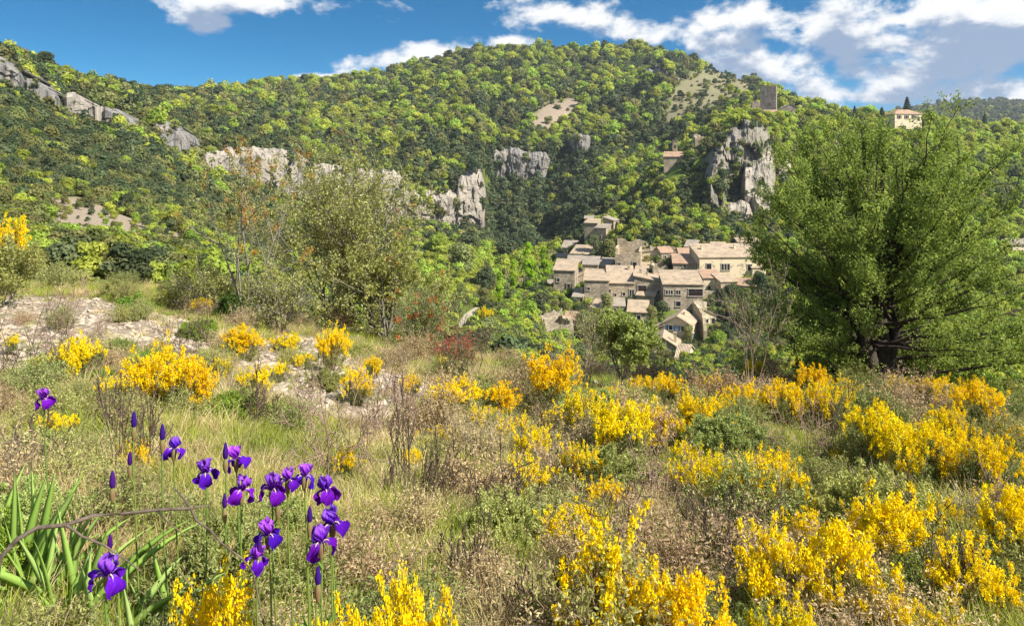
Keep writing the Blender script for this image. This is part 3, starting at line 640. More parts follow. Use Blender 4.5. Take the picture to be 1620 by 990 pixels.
house('stone_house', 'stone annex to the right of the tall narrow house', 942, 958, 386, 361, 5, -28, 'shed', .9, M_st2, M_til3, [('F', 0, 2, .6, .8, 'plain')], below=5)
house('ruined_wall', 'long wall ending the top of the tall house', 955, 970, 372, 349, 5, -32, 'shedr', 1.0, M_st2, M_til3, (), cat='house', below=5)
house('stone_house', 'small grey-roofed house behind the tall narrow house', 925, 946, 356, 346, 5, -8, 'shed', .7, M_st2, M_til3, [('F', 0, .2, .7, .9, 'plain')])
house('stone_house', 'long low house with pale roof left of the tall house', 889, 918, 402, 392, 6, -14, 'shed', 1.9, M_st1, M_til3, [('F', -1, .3, .8, 1, 'plain'), ('F', 1.8, .3, .8, 1, 'door')])
house('stone_house', 'house with sunny gable and one dark window at upper left', 903, 935, 414, 402, 7, -22, 'shed', 2.0, M_st1, M_til1, [('F', 0, .2, .7, .9, 'plain'), ('R', 3, .8, 1.4, 1.5, 'plain')])
house('stone_house', 'flat white-walled shed at the left edge of the village', 880, 897, 416, 406, 4, -6, 'shed', .5, M_white, M_til3, [('F', 0, .2, .9, 1, 'plain')], cat='shed')
house('stone_house', 'house with square pale roof in the middle of the left cluster', 898, 921, 430, 415, 6, -8, 'shed', 1.2, M_st2, M_til3, [('F', .5, .6, .7, .9, 'plain')], below=5)
house('stone_house', 'right house of the left cluster with grey gable', 922, 946, 441, 419, 7, -10, 'shed', 1.3, M_st1, M_til3, [('F', -1, 2.0, .7, .8, 'mull'), ('F', 1.0, .5, .8, .9, 'plain')], below=5)
house('stone_house', 'leftmost tall house with rusty lichen roof', 876, 909, 466, 428, 8, -12, 'shed', 1.8, M_st2, M_til1, [('F', -1.6, 3.4, .7, .9, 'plain'), ('F', 1.2, 1.6, .8, 1.3, 'shut'), ('F', 1.6, -.8, .9, 1.1, 'plain'), ('R', 4, 3, .8, 1, 'plain')], below=6)
house('stone_house', 'low round-cornered terrace building at the far left foot', 868, 880, 458, 449, 4, 0, 'shed', .4, M_st3, M_til3, (), below=3)
house('stone_house', 'stone house with pale roof at the left of the front row', 925, 963, 478, 444, 9, -8, 'shed', 1.3, M_st2, M_til1, [('F', -2, 2.9, .6, .7, 'plain'), ('F', 1.8, 1.0, .7, .9, 'plain')], below=5)
house('stone_house', 'front row house with mullioned window and wide sunny roof', 962, 1003, 478, 448, 9, -6, 'shed', 2.8, M_st1, M_til1,
      [('F', 2.6, 1.5, 1.0, 1.6, 'mull'), ('F', .7, 1.6, .6, .8, 'plain'), ('F', -1.4, 1.4, .5, .7, 'plain'), ('F', -2.8, 2.3, .6, .8, 'plain')], [(2.2, 7, 7.2, .6)], below=5)
house('stone_house', 'front row house with tilted roof and covered balcony', 1004, 1049, 476, 446, 9, -10, 'shedr', 1.3, M_st2, M_til1, [('F', -1.6, 2.2, 2.0, 1.5, 'loggia'), ('F', 2.2, 1.8, .7, .9, 'plain')], [(-.5, 5, 5.6, .6), (-2, 6, 6, .7)], below=5)
house('stone_house', 'small square house with two tiny dark windows and bright right wall', 1008, 1034, 483, 468, 5, -22, 'shed', 1.2, M_st1, M_til1, [('F', -1, .5, .5, .6, 'plain'), ('F', .8, .5, .5, .6, 'plain'), ('R', 2.5, .3, .6, .9, 'plain')], below=3)
house('stone_house', 'low tiled outhouse below the small square house', 994, 1024, 506, 494, 5.5, -12, 'shed', 1.6, M_st2, M_til1, [('F', .2, .1, .8, 1.0, 'plain')])
house('ruined_barn', 'grey roofless barn among trees at the lower left of the village', 862, 908, 532, 512, 8, 14, 'none', .9, M_st2, None, [('F', 1, .2, .8, .9, 'plain')], seed=15, cat='ruin')
house('stone_hut', 'small hut with pink tile roof beside the grey barn', 894, 914, 520, 506, 4, -10, 'shed', .8, M_st2, M_til2, (), cat='hut')
free_wall('terrace_wall', 'tall grey retaining wall with white coping right of the loggia house', [(1112,460,494,181),(1140,461,496,181),(1183,461,492,182)], .8, M_st2, 8, amp=.06)
free_wall('curved_wall', 'broken curved stairway wall beside the loggia house', [(1098,476,512,168),(1106,486,520,165),(1113,497,528,163),(1115,512,532,160),(1116,524,536,158)], .7, M_st1, 3, amp=.3)
free_wall('curved_wall', 'short stone return wall behind the curved stairway wall', [(1098,476,508,168),(1108,476,500,171),(1116,478,500,173)], .7, M_st2, 6, amp=.3)
free_wall('garden_pillar', 'slim pale stone pillar in front of the blue-shuttered house', [(1091,524,546,160),(1093.5,524,546,160)], .5, M_st3, 3, amp=.05)
EXTRA = [(884,892,444,434,'tiny house squeezed left of the left cluster','shed',M_til1),(909,925,452,440,'small shed-roofed house between the left cluster and the tall leftmost house','shedl',M_til1),(944,962,432,422,'low house right of the left cluster','shed',M_til3),
 (948,966,458,448,'little house on the bank above the front row','gs',M_til1),(968,990,446,437,'stone barn just above the front row','gs',M_til3),(1005,1024,440,430,'small barn left of the pale gatepost enclosure','shed',M_til1),
 (1040,1060,452,442,'narrow pink-roofed house wedged behind the loggia house','gs',M_til2),(1084,1100,400,391,'stone cottage above the white-topped house','shed',M_til3),(1128,1150,404,394,'long barn behind the cream farmhouse','gs',M_til1),
 (1140,1168,466,446,'stone house front right of the narrow red-roofed house','shed',M_til1),(1168,1196,470,452,'stepped stone house at the right end of the terrace','gs',M_til2),(1190,1212,440,424,'cottage behind the juniper edge right of the farmhouse','shed',M_til1),
 (935,958,500,488,'stone cottage below the left of the front row','shed',M_til1),(966,988,494,484,'cottage between front row and low outhouse','gs',M_til3),(1112,1134,512,500,'ruined cottage right of the curved wall','shedr',M_til3),
 (906,922,480,470,'low stone barn below the leftmost tall house','shed',M_til3),(1008,1026,566,556,'stone shed at the left of the lowest house','shed',M_til1),(1070,1086,578,568,'stone shed at the right foot of the lowest house','gs',M_til1),
 (958,972,402,394,'small hut between the tall house and the ruins','shed',M_til3),(1046,1066,410,400,'ruin with pink roof left of the white-topped house','gs',M_til2)]
for q, (a, b, c, d_, lb, rf_, tl) in enumerate(EXTRA):
    house('stone_house', lb, a, b, c, d_, 5+q % 3, (-14, 6, -22, -5, 10)[q % 5], rf_, 1.1+.2*(q % 3), (M_st1, M_st2, M_st3)[q % 3], tl, [('F', -.7, .25, .55, .8, 'plain'), ('F', .8, .0, .75, 1.2, 'door' if q % 2 else 'plain')], [(.5, 3, 2.4, .7)] if q % 3 == 0 else [], below=4, over=.25)
# castle hill
ch = house('chapel', 'small chapel with pink tile roof and bell wall on the promontory', 1051, 1079, 274, 248, 10, -16, 'gs', 2.0, M_st1, M_til2, [('F', 1.2, 2.9, .9, 1.2, 'plain')], Y=300, cat='chapel', below=6)
bw = MB(); bw.box(-.55, 1.35, 4.6, 5.5, 5, 12.0); bw.box(-.25, 1.05, 4.6, 5.5, 12.0, 13.0); bw.box(-.6, 1.4, 4.5, 5.6, 13.0, 13.25); o = obj('bell_wall', bw.mesh('bell_wall', M_st1), ch)
b2 = MB(); b2.box(.1, .75, 4.57, 5.53, 10.2, 11.4); obj('bell_opening', b2.mesh('bell_opening', M_pane), o)
house('ruined_turret', 'slim broken stone turret right of the chapel', 1100, 1113, 262, 219, 4, -14, 'none', 1.0, M_st1, None, [('F', 0, 7, .5, 1.0, 'plain')], Y=302, seed=21, cat='ruin', below=6)
free_wall('ruined_wall', 'fallen rampart wall joined to the slim turret', [(1097,213,232,306),(1106,214,232,306),(1118,220,232,307),(1132,222,232,308)], 1.0, M_st2, 9, amp=1.6)
tw = house('castle_tower', 'tall square ruined castle tower on the skyline', 1204, 1226, 174, 137, 6.2, -24, 'none', .4, M_st4, None, [('F', -1.5, 8.5, .4, 1.3, 'plain'), ('F', 1.2, 3.2, .5, .9, 'plain'), ('R', 3, 9, .4, 1.2, 'plain')], Y=385, seed=31, cat='tower', below=7)
free_wall('ruined_wall', 'low broken wall stub left of the castle tower', [(1189,163,172,386),(1196,160,172,386),(1202,162,172,386)], 1.0, M_st4, 12, amp=1.2)
house('ruined_gable', 'grey gabled ruin to the right of the castle tower', 1236, 1264, 182, 172, 7, -6, 'gf', 2.4, M_st4, M_til3, [('F', 0, 1, .6, .8, 'plain')], Y=400, cat='ruin')
house('stone_house', 'tiny pink-roofed house just below the castle tower', 1210, 1232, 183, 178, 5, -10, 'shed', 1.4, M_st1, M_til2, (), Y=376, below=3)
house('stone_house', 'little tiled house right of the tower with flat roof', 1240, 1256, 190, 181, 5, -16, 'shed', 1.4, M_st1, M_til2, [('F', 0, .4, .8, 1, 'plain')], Y=376, below=3)
house('villa', 'cream villa with hipped salmon roof on the right skyline', 1414, 1460, 192, 181, 8, 8, 'hip', 2.4, M_st3, M_til2, [('F', -5, 1.4, 1.1, 1.5, 'shut'), ('F', -1, 1.4, 1.1, 1.5, 'shut'), ('F', 3, 1.4, 1.1, 1.5, 'shut'), ('F', 5.6, .2, 1, 1.6, 'door')], Y=372, cat='villa')
house('stone_house', 'pale-roofed house at the right edge behind the juniper', 1602, 1640, 402, 388, 8, 0, 'gs', 1.8, M_st3, M_til3, [('F', -1, .2, 1, 1.1, 'plain')], cat='house')
# telegraph pole
pb = P(1331, 198, 352); V, Fq, T = tubes([(np.array([[0, 0, -3], [0, 0, 4.5], [0, 0, 8.6]]), np.array([.16, .14, .11]))], 6)
tp = obj('telegraph_pole', None, loc=pb); tag(tp, 'thin wooden telegraph pole on the skyline left of the juniper', 'pole'); obj('post', mesh('post', V, Fq, M_wood), tp)
b = MB(); b.box(-.8, .8, -.16, -.04, 7.8, 7.95); obj('crossarm', b.mesh('crossarm', M_wood), tp)
NO_TREE = [[(1049,246),(1082,246),(1080,288),(1052,288)],[(1101,218),(1112,218),(1112,266),(1101,266)],[(1198,172),(1234,172),(1232,192),(1200,192)],
           [(1410,186),(1462,186),(1462,195),(1410,195)],[(1236,176),(1262,176),(1262,190),(1236,190)],[(698,565),(730,482),(762,482),(770,500),(720,570)],[(1600,396),(1640,396),(1640,410),(1600,410)],[(858,505),(916,505),(916,545),(858,545)]]

# ------------------------------------------------------------------ hillside trees
LD = lambda a, b, c, **k: leaf_mat(*a, **k)
M_oak = leaf_mat('dark_foliage', [(0, (.05, .072, .036)), (.5, (.09, .118, .058)), (1, (.16, .185, .092))], .3, val=.3, hue=.025)
M_olv = leaf_mat('olive_foliage', [(0, (.11, .128, .042)), (.5, (.18, .195, .068)), (1, (.27, .275, .11))], .34, val=.3, hue=.03)
M_spr = leaf_mat('spring_foliage', [(0, (.19, .255, .04)), (.5, (.31, .385, .065)), (1, (.46, .52, .11))], .45, val=.28, hue=.025)
M_shr = leaf_mat('scrub_foliage', [(0, (.08, .075, .03)), (.5, (.13, .12, .05)), (1, (.19, .17, .08))], .2, val=.3, hue=.03)
M_pop = leaf_mat('poplar_foliage', [(0, (.17, .30, .015)), (.5, (.27, .43, .025)), (1, (.38, .53, .045))], .5, val=.12, hue=.01)
M_bark = rough_mat('bark', (.07, .055, .045), (.16, .135, .11), 9, bump=.8)
def crown(rg, n, leaf, lobes=11, hgt=1.0, wid=1.0, base=.12, tall=False):
    """unit crown (about 1 wide, 1 high) made of small leaf faces gathered on uneven lobes"""
    c = []; 
    for k in range(lobes):
        a = rg.uniform(0, 2*math.pi); z = rg.uniform(.0, 1)
        rr = math.sqrt(max(0, 1-(z*1.0)**2.2))*rg.uniform(.25, .62)*.62 if not tall else (1-abs(z-.35))*.22*rg.uniform(.2, 1)
        c.append((math.cos(a)*rr, math.sin(a)*rr, base+.12+z*(hgt-.32), rg.uniform(.17, .30)*(.62 if tall else 1)))
    c.append((0, 0, base+.3, .32 if not tall else .2)); c = np.array(c); pr = c[:, 3]**2; pr = pr/pr.sum()
    i = rg.choice(len(c), n, p=pr); d = unit(rg.normal(size=(n, 3))); d[:, 2] = np.where(d[:, 2] < -.35, -d[:, 2], d[:, 2])
    rad = c[i, 3]*rg.uniform(.72, 1.08, n)*np.where(rg.random(n) < .12, 1.18, 1)
    p = c[i, :3]+d*rad[:, None]*[1, 1, .85]
    p[:, :2] *= wid; p[:, 2] = np.maximum(p[:, 2], .02)
    nr_ = unit(d*1.0+rg.normal(size=(n, 3))*.38+[0, 0, .15])
    V, Fq = cards(p, nr_, leaf*rg.uniform(.6, 1.2, n), leaf*rg.uniform(.8, 1.5, n), rg)
    t = np.clip(rg.random(len(c))[i]*.6+rg.random(n)*.5, 0, 1)
    return V, Fq, np.repeat(t, 4)
def trunk_mesh(rg, h=.35, r=.035):
    P_ = [(np.array([[0, 0, -.08], [rg.normal()*.01, rg.normal()*.01, h*.5], [rg.normal()*.03, rg.normal()*.03, h]]), np.array([r*1.3, r, r*.7]))]
    for k in range(4):
        a = rg.uniform(0, 6.28); P_.append((np.array([[0, 0, h*.6], [math.cos(a)*.1, math.sin(a)*.1, h*1.1], [math.cos(a)*.22, math.sin(a)*.22, h*1.7]]), np.array([r*.6, r*.4, r*.15])))
    V, Fq, T = tubes(P_, 5); return mesh('trunk', V, Fq, M_bark)
KM = [M_oak, M_olv, M_spr, M_shr, M_pop]
def protos(n, leaf, cnt, far=False):
    out = []
    for kind in range(5):
        L_ = []
        for j in range(cnt):
            rg = np.random.default_rng(100*kind+j+int(leaf*1000))
            prm = [dict(lobes=13, hgt=.95), dict(lobes=12, hgt=.9), dict(lobes=10, hgt=1.0), dict(lobes=14, hgt=.62, base=.0), dict(lobes=13, hgt=1.9, tall=True, wid=1.0)][kind]
            V, Fq, t = crown(rg, n, leaf*(.85 if kind == 3 else 1), **prm); L_.append(mesh('crown', V, Fq, KM[kind], t=t))
        out.append(L_)
    return out
PF = protos(420, .072, 3); PN = protos(1500, .038, 3)
TRK = [trunk_mesh(np.random.default_rng(k)) for k in range(3)]
rg = np.random.default_rng(5)
du = .0074; us = np.arange(-.74, .74, du); ls = np.arange(math.log(46), math.log(900), du*.95)
U_, L_ = np.meshgrid(us, ls); U_ = (U_+rg.uniform(0, du, U_.shape)).ravel(); TY = np.exp((L_+rg.uniform(0, du, L_.shape)).ravel()); TX = U_*TY
us2 = np.arange(.45, .74, .007); yl = np.arange(math.log(1060), math.log(1720), .010); U2, Y2 = np.meshgrid(us2, yl)
U2 = (U2+rg.uniform(0, .006, U2.shape)).ravel(); Y2 = np.exp(Y2.ravel()+rg.uniform(0, .010, U2.shape)); TX = np.concatenate([TX, U2*Y2]); TY = np.concatenate([TY, Y2])
sl0 = np.abs(H(TX, TY*1.006)-H(TX, TY*.994))/(TY*.012); ex = np.nonzero((sl0 > .9) & (TY < 600))[0]
ex = np.repeat(ex, np.clip((sl0[ex]*1.1).astype(int), 1, 5)); TX0 = TX[ex]; TY0 = TY[ex]; jy = rg.uniform(-.006, .006, len(ex)); TX = np.concatenate([TX, TX0*(1+jy)+rg.uniform(-.005, .005, len(ex))*TY0]); TY = np.concatenate([TY, TY0*(1+jy)])
TZ = H(TX, TY); 
LG = np.concatenate(LEDGE); nl = len(LG); TX = np.concatenate([TX, LG[:, 0]]); TY = np.concatenate([TY, LG[:, 1]]); TZ = np.concatenate([TZ, LG[:, 2]]); print('ledge', nl)
px, py = topx(TX, TY, TZ)
W = np.clip(TY*.0108, 1.1, 6.8)*np.exp(np.clip(rg.normal(size=len(TX))*.42, -1.0, .62)); W = np.where(TY > 1000, 9*np.exp(rg.normal(size=len(TX))*.2), W)
W = np.where((TY < 270) & (px < 420), W*1.35, W)
W = np.where((TY < 150) & (px > 560) & (px < 930), W*1.35, W)
promo = (TY > 190) & (TY < 330) & (px > 930) & (px < 1230); W = np.where(promo, W*.85, W)
VIL = [(868,405),(900,380),(922,345),(975,345),(980,385),(1080,385),(1165,380),(1210,380),(1210,470),(1185,500),(1120,560),(1020,580),(1000,545),(925,500),(872,480)]
W[-nl:] = np.clip(TY[-nl:]*.0085, 1.0, 4.5)*np.exp(rg.normal(size=nl)*.35)
vil = in_poly(px, py, VIL) & (TY > 100) & (TY < 260); W = np.where(vil, W*.8, W)
r1 = rg.random(len(TX)); big = fbm(TX/45, TY/45, 31, 3)*1.6
pk = np.tile(np.array([.34, .24, .34, .08]), (len(TX), 1))
def setp(mask, v): pk[mask] = v
setp((TY < 345) & (px < 760), [.38, .44, .06, .12])
setp((px < 330) & (TY > 180), [.40, .42, .08, .10])
setp((px > 330) & (px < 620) & (py < 210) & (TY > 320), [.20, .44, .24, .12])
setp((px > 740) & (px < 960) & (TY > 235) & (TY < 490) & (py > 235), [.90, .08, .02, .0])
setp(promo, [.36, .30, .26, .08])
setp((px > 955) & (px < 1200) & (TY > 205) & (TY < 245), [.12, .25, .60, .03])
setp((px > 1232) & (TY < 1000), [.10, .22, .62, .06])
setp((px > 1120) & (px < 1232) & (TY > 300) & (py > 150), [.22, .25, .48, .05])
setp((TY < 120) & (px < 520), [.14, .42, .30, .14]); setp((TY < 320) & (px > 620) & (px < 885) & (py > 398), [.12, .26, .60, .02])
setp((TY > 1000), [.55, .40, .05, 0])
setp((TY < 190) & (px > 560) & (px < 900), [.10, .24, .62, .04]); setp((TY < 160) & (px >= 900) & (px < 1232), [.18, .34, .42, .06])
setp(in_poly(px, py, [(1075,100),(1200,115),(1205,172),(1120,200),(1020,215),(1060,150)]) & (TY > 400), [.25, .30, .10, .35])
pk2 = pk.copy(); pk2[:, 0] = np.maximum(0, pk[:, 0]*(1+2.2*big)); pk2[:, 2] = np.maximum(0, pk[:, 2]*(1-2.2*big)); pk2 /= pk2.sum(1, keepdims=True)
kind = (r1[:, None] > np.cumsum(pk2, 1)).sum(1).clip(0, 3)
pk_l = np.arange(len(TX)) >= len(TX)-nl; keep = (px > -40) & (px < 1665)
keep &= visible(px, py-W*1.0/TY*F, TY, 2)
for bx_, by_, ca, sa, hw, dd in FOOT:
    lx = (TX-bx_)*ca+(TY-by_)*sa; ly = -(TX-bx_)*sa+(TY-by_)*ca; keep &= ~((np.abs(lx) < hw+W*.4) & (ly > -1.5-W*.35) & (ly < dd+W*.3))
for pl, yc in CLIFFP:
    cxy = np.mean(pl, 0); pl2 = [tuple(cxy+(np.array(q_)-cxy)*[.8, .66]) for q_ in pl]; keep &= ~(in_poly(px, py, pl2) & (np.abs(TY-yc) < 25) & ~pk_l)
for pl in NO_TREE: keep &= ~in_poly(px, py, pl)
for pl, wgt in FARBARE:
    low_ = pl[0][0] < 300; ins = (in_poly(px, py, pl) | (in_poly(px, py-12, pl) if low_ else False)) & (TY > 45); keep &= ~(ins & (rg.random(len(px)) < (.9 if low_ else .82 if wgt > .9 else .74)))
    W = np.where(ins, W*.6, W)
dens = fbm(TX/16, TY/16, 51, 3); keep &= ~((dens < -.26) & (rg.random(len(px)) < .8) & (TY > 100))
keep &= rg.random(len(px)) < np.where(TY < 345, np.where(px < 760, .92, .8), .88)
idx = np.nonzero(keep)[0]
# landmarks used to say where a tree stands
LM = [(20,115,'the shadowed cliff under the left skyline'),(118,165,'the small pale rock knob'),(272,225,'the domed rock buttress'),(380,270,'the black-streaked pale cliff'),
      (575,310,'the cliff behind the oak crown'),(680,335,'the long white limestone cliff'),(750,310,'the bright cliff prow'),(818,258,'the fluted gorge cliff'),(880,180,'the bare scree patch on the main hill'),
      (1046,120,'the dark summit rock dome'),(1130,150,'the sparse stony shoulder'),(1218,155,'the castle tower'),(1068,250,'the chapel'),(1108,235,'the slim turret'),(1190,220,'the crag under the tower'),
      (1150,310,'the slanting grey slab'),(1205,290,'the tall pale crag face'),(1435,185,'the skyline villa'),(945,370,'the tall narrow village house'),(1000,410,'the roofless stone ruin'),(890,450,'the leftmost village house'),
      (885,520,'the grey roofless barn'),(1075,530,'the blue-shuttered house'),(1150,480,'the grey retaining wall'),(742,505,'the pale valley track'),(180,345,'the tan bare bank on the left flank'),(985,560,'the small round-crowned tree'),
      (60,250,'the left end of the mountain flank'),(420,400,'the bare-stemmed orange-tipped shrub'),(820,440,'the bright poplars'),(700,420,'the right edge of the oak'),(1590,300,'the far right slope')]
LMa = np.array([(a, b) for a, b, _ in LM], float)
def where(px, py):
    d = np.hypot(LMa[:, 0]-px, LMa[:, 1]-py); k = int(np.argmin(d)); dx, dy = px-LMa[k, 0], py-LMa[k, 1]
    far = 'just ' if d[k] < 30 else ('well ' if d[k] > 75 else '')
    rel = ('right of' if dx > 0 else 'left of') if abs(dx) > abs(dy) else ('below' if dy > 0 else 'above')
    return f'{far}{rel} {LM[k][2]}'
LOOK = ['dark round holm oak', 'olive-green bushy tree', 'bright spring-green tree', 'low brownish scrub bush', 'tall yellow-green poplar']
used = {}
def place_tree(name, label, cat, k, loc, w, h=None, rz=0, near=True, group=None):
    key = label; used[key] = used.get(key, 0)+1
    root = obj(name, None, loc=loc, rz=rz, s=(w, w, h or w)); tag(root, label, cat, group)
    obj('crown', (PN if near else PF)[k][used[key] % 3], root); obj('trunk', TRK[used[key] % 3], root); return root
# trees placed one by one: (px, base py, width px, height px, kind, label)
HAND = [(836,470,34,86,4,'tallest yellow-green poplar left of the village'),(812,476,24,66,4,'slender poplar left of the tallest poplar'),(790,490,26,60,4,'yellow-green poplar at the left of the poplar row'),
        (860,455,30,64,4,'yellow-green poplar touching the leftmost village houses'),(830,520,46,46,2,'low round lime-green tree under the poplars'),(770,470,40,44,0,'dark round tree at the foot of the gorge'),
        (728,440,60,52,1,'broad olive tree mass right of the oak crown'),(690,410,50,42,2,'light green tree below the long white cliff'),(745,410,48,40,0,'dark green tree directly under the cliff prow'),
        (800,425,44,40,0,'dark tree at the mouth of the gorge'),(850,510,40,44,0,'dark tree between the poplars and the grey barn'),(925,545,60,50,1,'olive bush hiding the foot of the front row houses'),
        (960,500,30,34,1,'small tree below the front row houses'),(1030,520,22,36,1,'slim green tree in front of the low outhouse'),(1048,500,26,24,0,'dark fig tree between outhouse and loggia house'),
        (1090,545,20,30,1,'small garden tree right of the blue-shuttered house'),(1130,560,40,40,2,'light green tree right of the lowest village house'),(1180,520,50,60,1,'tree mass below the grey retaining wall'),
        (1160,470,30,20,0,'dark ivy bush on top of the retaining wall'),(897,404,16,18,0,'small dark round tree by the white shed'),(962,414,34,34,1,'bushy tree left of the roofless ruin'),(940,400,22,30,0,'dark tree between tall house and ruin'),
        (1058,422,26,14,1,'low bush beside the stone enclosure'),(1200,470,30,40,0,'dark tree at the right end of the village'),(1215,520,40,60,0,'dark tree beside the juniper and village'),
        (700,500,50,46,2,'lime green bush mass left of the valley track'),(660,470,60,52,2,'spring-green tree behind the right side of the oak'),(770,545,60,40,1,'olive bush right of the valley track'),
        (810,560,60,40,1,'wide olive bush in the dip left of the barn'),(215,335,24,30,2,'pale yellow-green tree on the left mountain flank'),(560,120,14,10,2,'small bright tree on the left skyline of the main hill'),
        (1310,215,50,34,2,'bright lime tree below the telegraph pole'),(1275,200,34,28,2,'lime green tree right of the tower ruins'),(1170,205,44,34,2,'bright green tree above the pointed crag'),
        (1500,205,40,30,2,'bright round tree right of the villa'),(1482,215,36,26,2,'light green tree just below the villa'),(1235,345,40,40,2,'lime tree at the right foot of the crag'),
        (50,440,60,44,1,'olive bush at the left edge below the tan bank'),(110,425,56,40,2,'yellow-green bush below the tan bank'),(250,420,50,34,1,'olive rounded bush left of the orange-tipped shrub'),
        (190,440,50,36,1,'olive bush between the tan bank and the scree'),(150,392,26,20,1,'olive bush in the middle of the tan bank'),(330,440,60,46,1,'olive thicket behind the orange-tipped shrub'),
        (70,100,30,18,0,'dark tree on the highest point of the left skyline'),(18,92,36,22,0,'dark oak at the upper left corner skyline')]
for (hx, hy, ww, hh, k, lab) in HAND:
    h = hit(hx, hy, 30)
    if h is None: h = P(hx, hy, 250)
    s = h[1]/F; asp = {4: 1.9, 3: .62}.get(k, .95)
    place_tree('poplar' if k == 4 else 'tree', lab, 'tree', k, h-[0, 0, .1], ww*s, hh*s/asp, rz=hx)
def cypress(px_, pyb, Y, hpx, wpx, label, mat=None, nm='cypress_tree', conic=True):
    rg = np.random.default_rng(int(px_)); s = Y/F; n = 1600; z = rg.random(n)**.9; a = rg.random(n)*6.283
    prof = np.sin(np.clip(z*1.05+.05, 0, 1)**.6*math.pi)**.7*.5 if conic else .5*(1-z)*.9+.08*np.abs(np.sin(z*28))
    r = prof*wpx*s*rg.uniform(.7, 1.05, n); p = np.stack([np.cos(a)*r, np.sin(a)*r, (.06+z*.94)*hpx*s], 1)
    d = np.stack([np.cos(a), np.sin(a), .3+0*a], 1)+rg.normal(size=(n, 3))*.4
    V, Fq = cards(p, d, .12+.02*hpx*s*.3, .3, rg, tang=np.tile([0, 0, 1.], (n, 1))+rg.normal(size=(n, 3))*.3)
    root = obj(nm, None, loc=P(px_, pyb, Y)); tag(root, label, 'tree'); obj('crown', mesh('crown', V, Fq, mat or M_oak, t=np.repeat(rg.random(n)*.4, 4)), root)
    V, Fq, T = tubes([(np.array([[0, 0, -1.5], [0, 0, hpx*s*.8]]), np.array([.2, .05]))], 5); obj('trunk', mesh('trunk', V, Fq, M_bark), root)
cypress(1558, 212, 440, 36, 9, 'slender dark cypress right of the villa'); cypress(1545, 212, 445, 26, 6, 'shorter thin cypress left of the tall cypress')
cypress(1611, 330, 300, 46, 14, 'dark cypress at the right frame edge beyond the juniper'); cypress(1435, 188, 385, 34, 20, 'spiky dark conifer behind the villa roof', conic=False)
for q, (a, b, c, d_) in enumerate([(1395,188,16,22),(1345,190,18,18),(1352,184,10,20)]): cypress(a, b+4, 400, d_, c, ['small conifer left of the villa', 'dark evergreen bush on the skyline by the pole', 'small pine on the skyline right of the pole'][q], conic=False)
# 250 largest of the scattered ones as individuals, the rest one wood
app = W[idx]/TY[idx]*np.where((px[idx] > 1200) | (px[idx] < 0) | (px[idx] > 1600), .2, 1)*np.where(visible(px[idx], py[idx], TY[idx], 0), 1, .3)*np.where((py[idx] > 430) & (px[idx] < 640), .2, 1)*np.where(kind[idx] == 3, .5, 1)
order = idx[np.argsort(-app)]; ind, rest = order[:240], order[240:]
lab_of = {}
for i in ind:
    big_ = 'large ' if W[i]/TY[i] > .0245 else ''
    lab_of[i] = f'{big_}{LOOK[kind[i]]} {where(px[i], py[i])}'
cnt = {}
for v in lab_of.values(): cnt[v] = cnt.get(v, 0)+1
for i in ind:
    lb = lab_of[i]; k = kind[i]
    place_tree('scrub_bush' if k == 3 else 'tree', lb, 'bush' if k == 3 else 'tree', k, (TX[i], TY[i], TZ[i]-.1), W[i], W[i]*rg.uniform(.8, 1.1), rz=rg.uniform(0, 6), group=('trees: '+lb) if cnt[lb] > 1 else None)
def scatter(name, meshes, loc, rot, scl, pidx, mat_kind='stuff', label=None, cat=None):
    """ground cover / forest mass: one object, instances of unlinked prototypes"""
    coll = bpy.data.collections.new(name+'_kinds')
    for k, me in enumerate(meshes):
        ob = bpy.data.objects.new('%s_%03d' % (name, k), me); coll.objects.link(ob)
    me = bpy.data.meshes.new(name); me.vertices.add(len(loc)); me.vertices.foreach_set('co', np.asarray(loc, np.float32).reshape(-1))
    for nm, ty, da in (('rot', 'FLOAT_VECTOR', rot), ('scl', 'FLOAT_VECTOR', scl), ('pidx', 'INT', pidx)):
        a = me.attributes.new(nm, ty, 'POINT')
        if ty == 'INT': a.data.foreach_set('value', np.asarray(da, np.int32))
        else: a.data.foreach_set('vector', np.asarray(da, np.float32).reshape(-1))
    o = obj(name, me); ng = bpy.data.node_groups.new(name, 'GeometryNodeTree')
    ng.interface.new_socket('Geometry', in_out='INPUT', socket_type='NodeSocketGeometry'); ng.interface.new_socket('Geometry', in_out='OUTPUT', socket_type='NodeSocketGeometry')
    N = ng.nodes.new; L = ng.links.new; gi = N('NodeGroupInput'); go = N('NodeGroupOutput'); iop = N('GeometryNodeInstanceOnPoints'); ci = N('GeometryNodeCollectionInfo')
    m2p = N('GeometryNodeMeshToPoints'); L(gi.outputs[0], m2p.inputs[0])
    ci.inputs['Collection'].default_value = coll; ci.inputs['Separate Children'].default_value = True; ci.inputs['Reset Children'].default_value = True
    L(m2p.outputs[0], iop.inputs['Points']); L(ci.outputs[0], iop.inputs['Instance']); iop.inputs['Pick Instance'].default_value = True
    for nm, ty, so in (('rot', 'FLOAT_VECTOR', 'Rotation'), ('scl', 'FLOAT_VECTOR', 'Scale'), ('pidx', 'INT', 'Instance Index')):
        na = N('GeometryNodeInputNamedAttribute'); na.data_type = ty; na.inputs['Name'].default_value = nm; L(na.outputs[0], iop.inputs[so])
    L(iop.outputs[0], go.inputs[0]); md = o.modifiers.new('scatter', 'NODES'); md.node_group = ng
    tag(o, label, cat, kind='stuff'); return o
n = len(rest); w = W[rest]; yy = rg.uniform(0, 6.28, n)
PM = protos(1100, .044, 2)
nearI = np.where(TY[rest] < 190, 12+kind[rest]*2+rg.integers(0, 2, n), kind[rest]*3+rg.integers(0, 3, n))
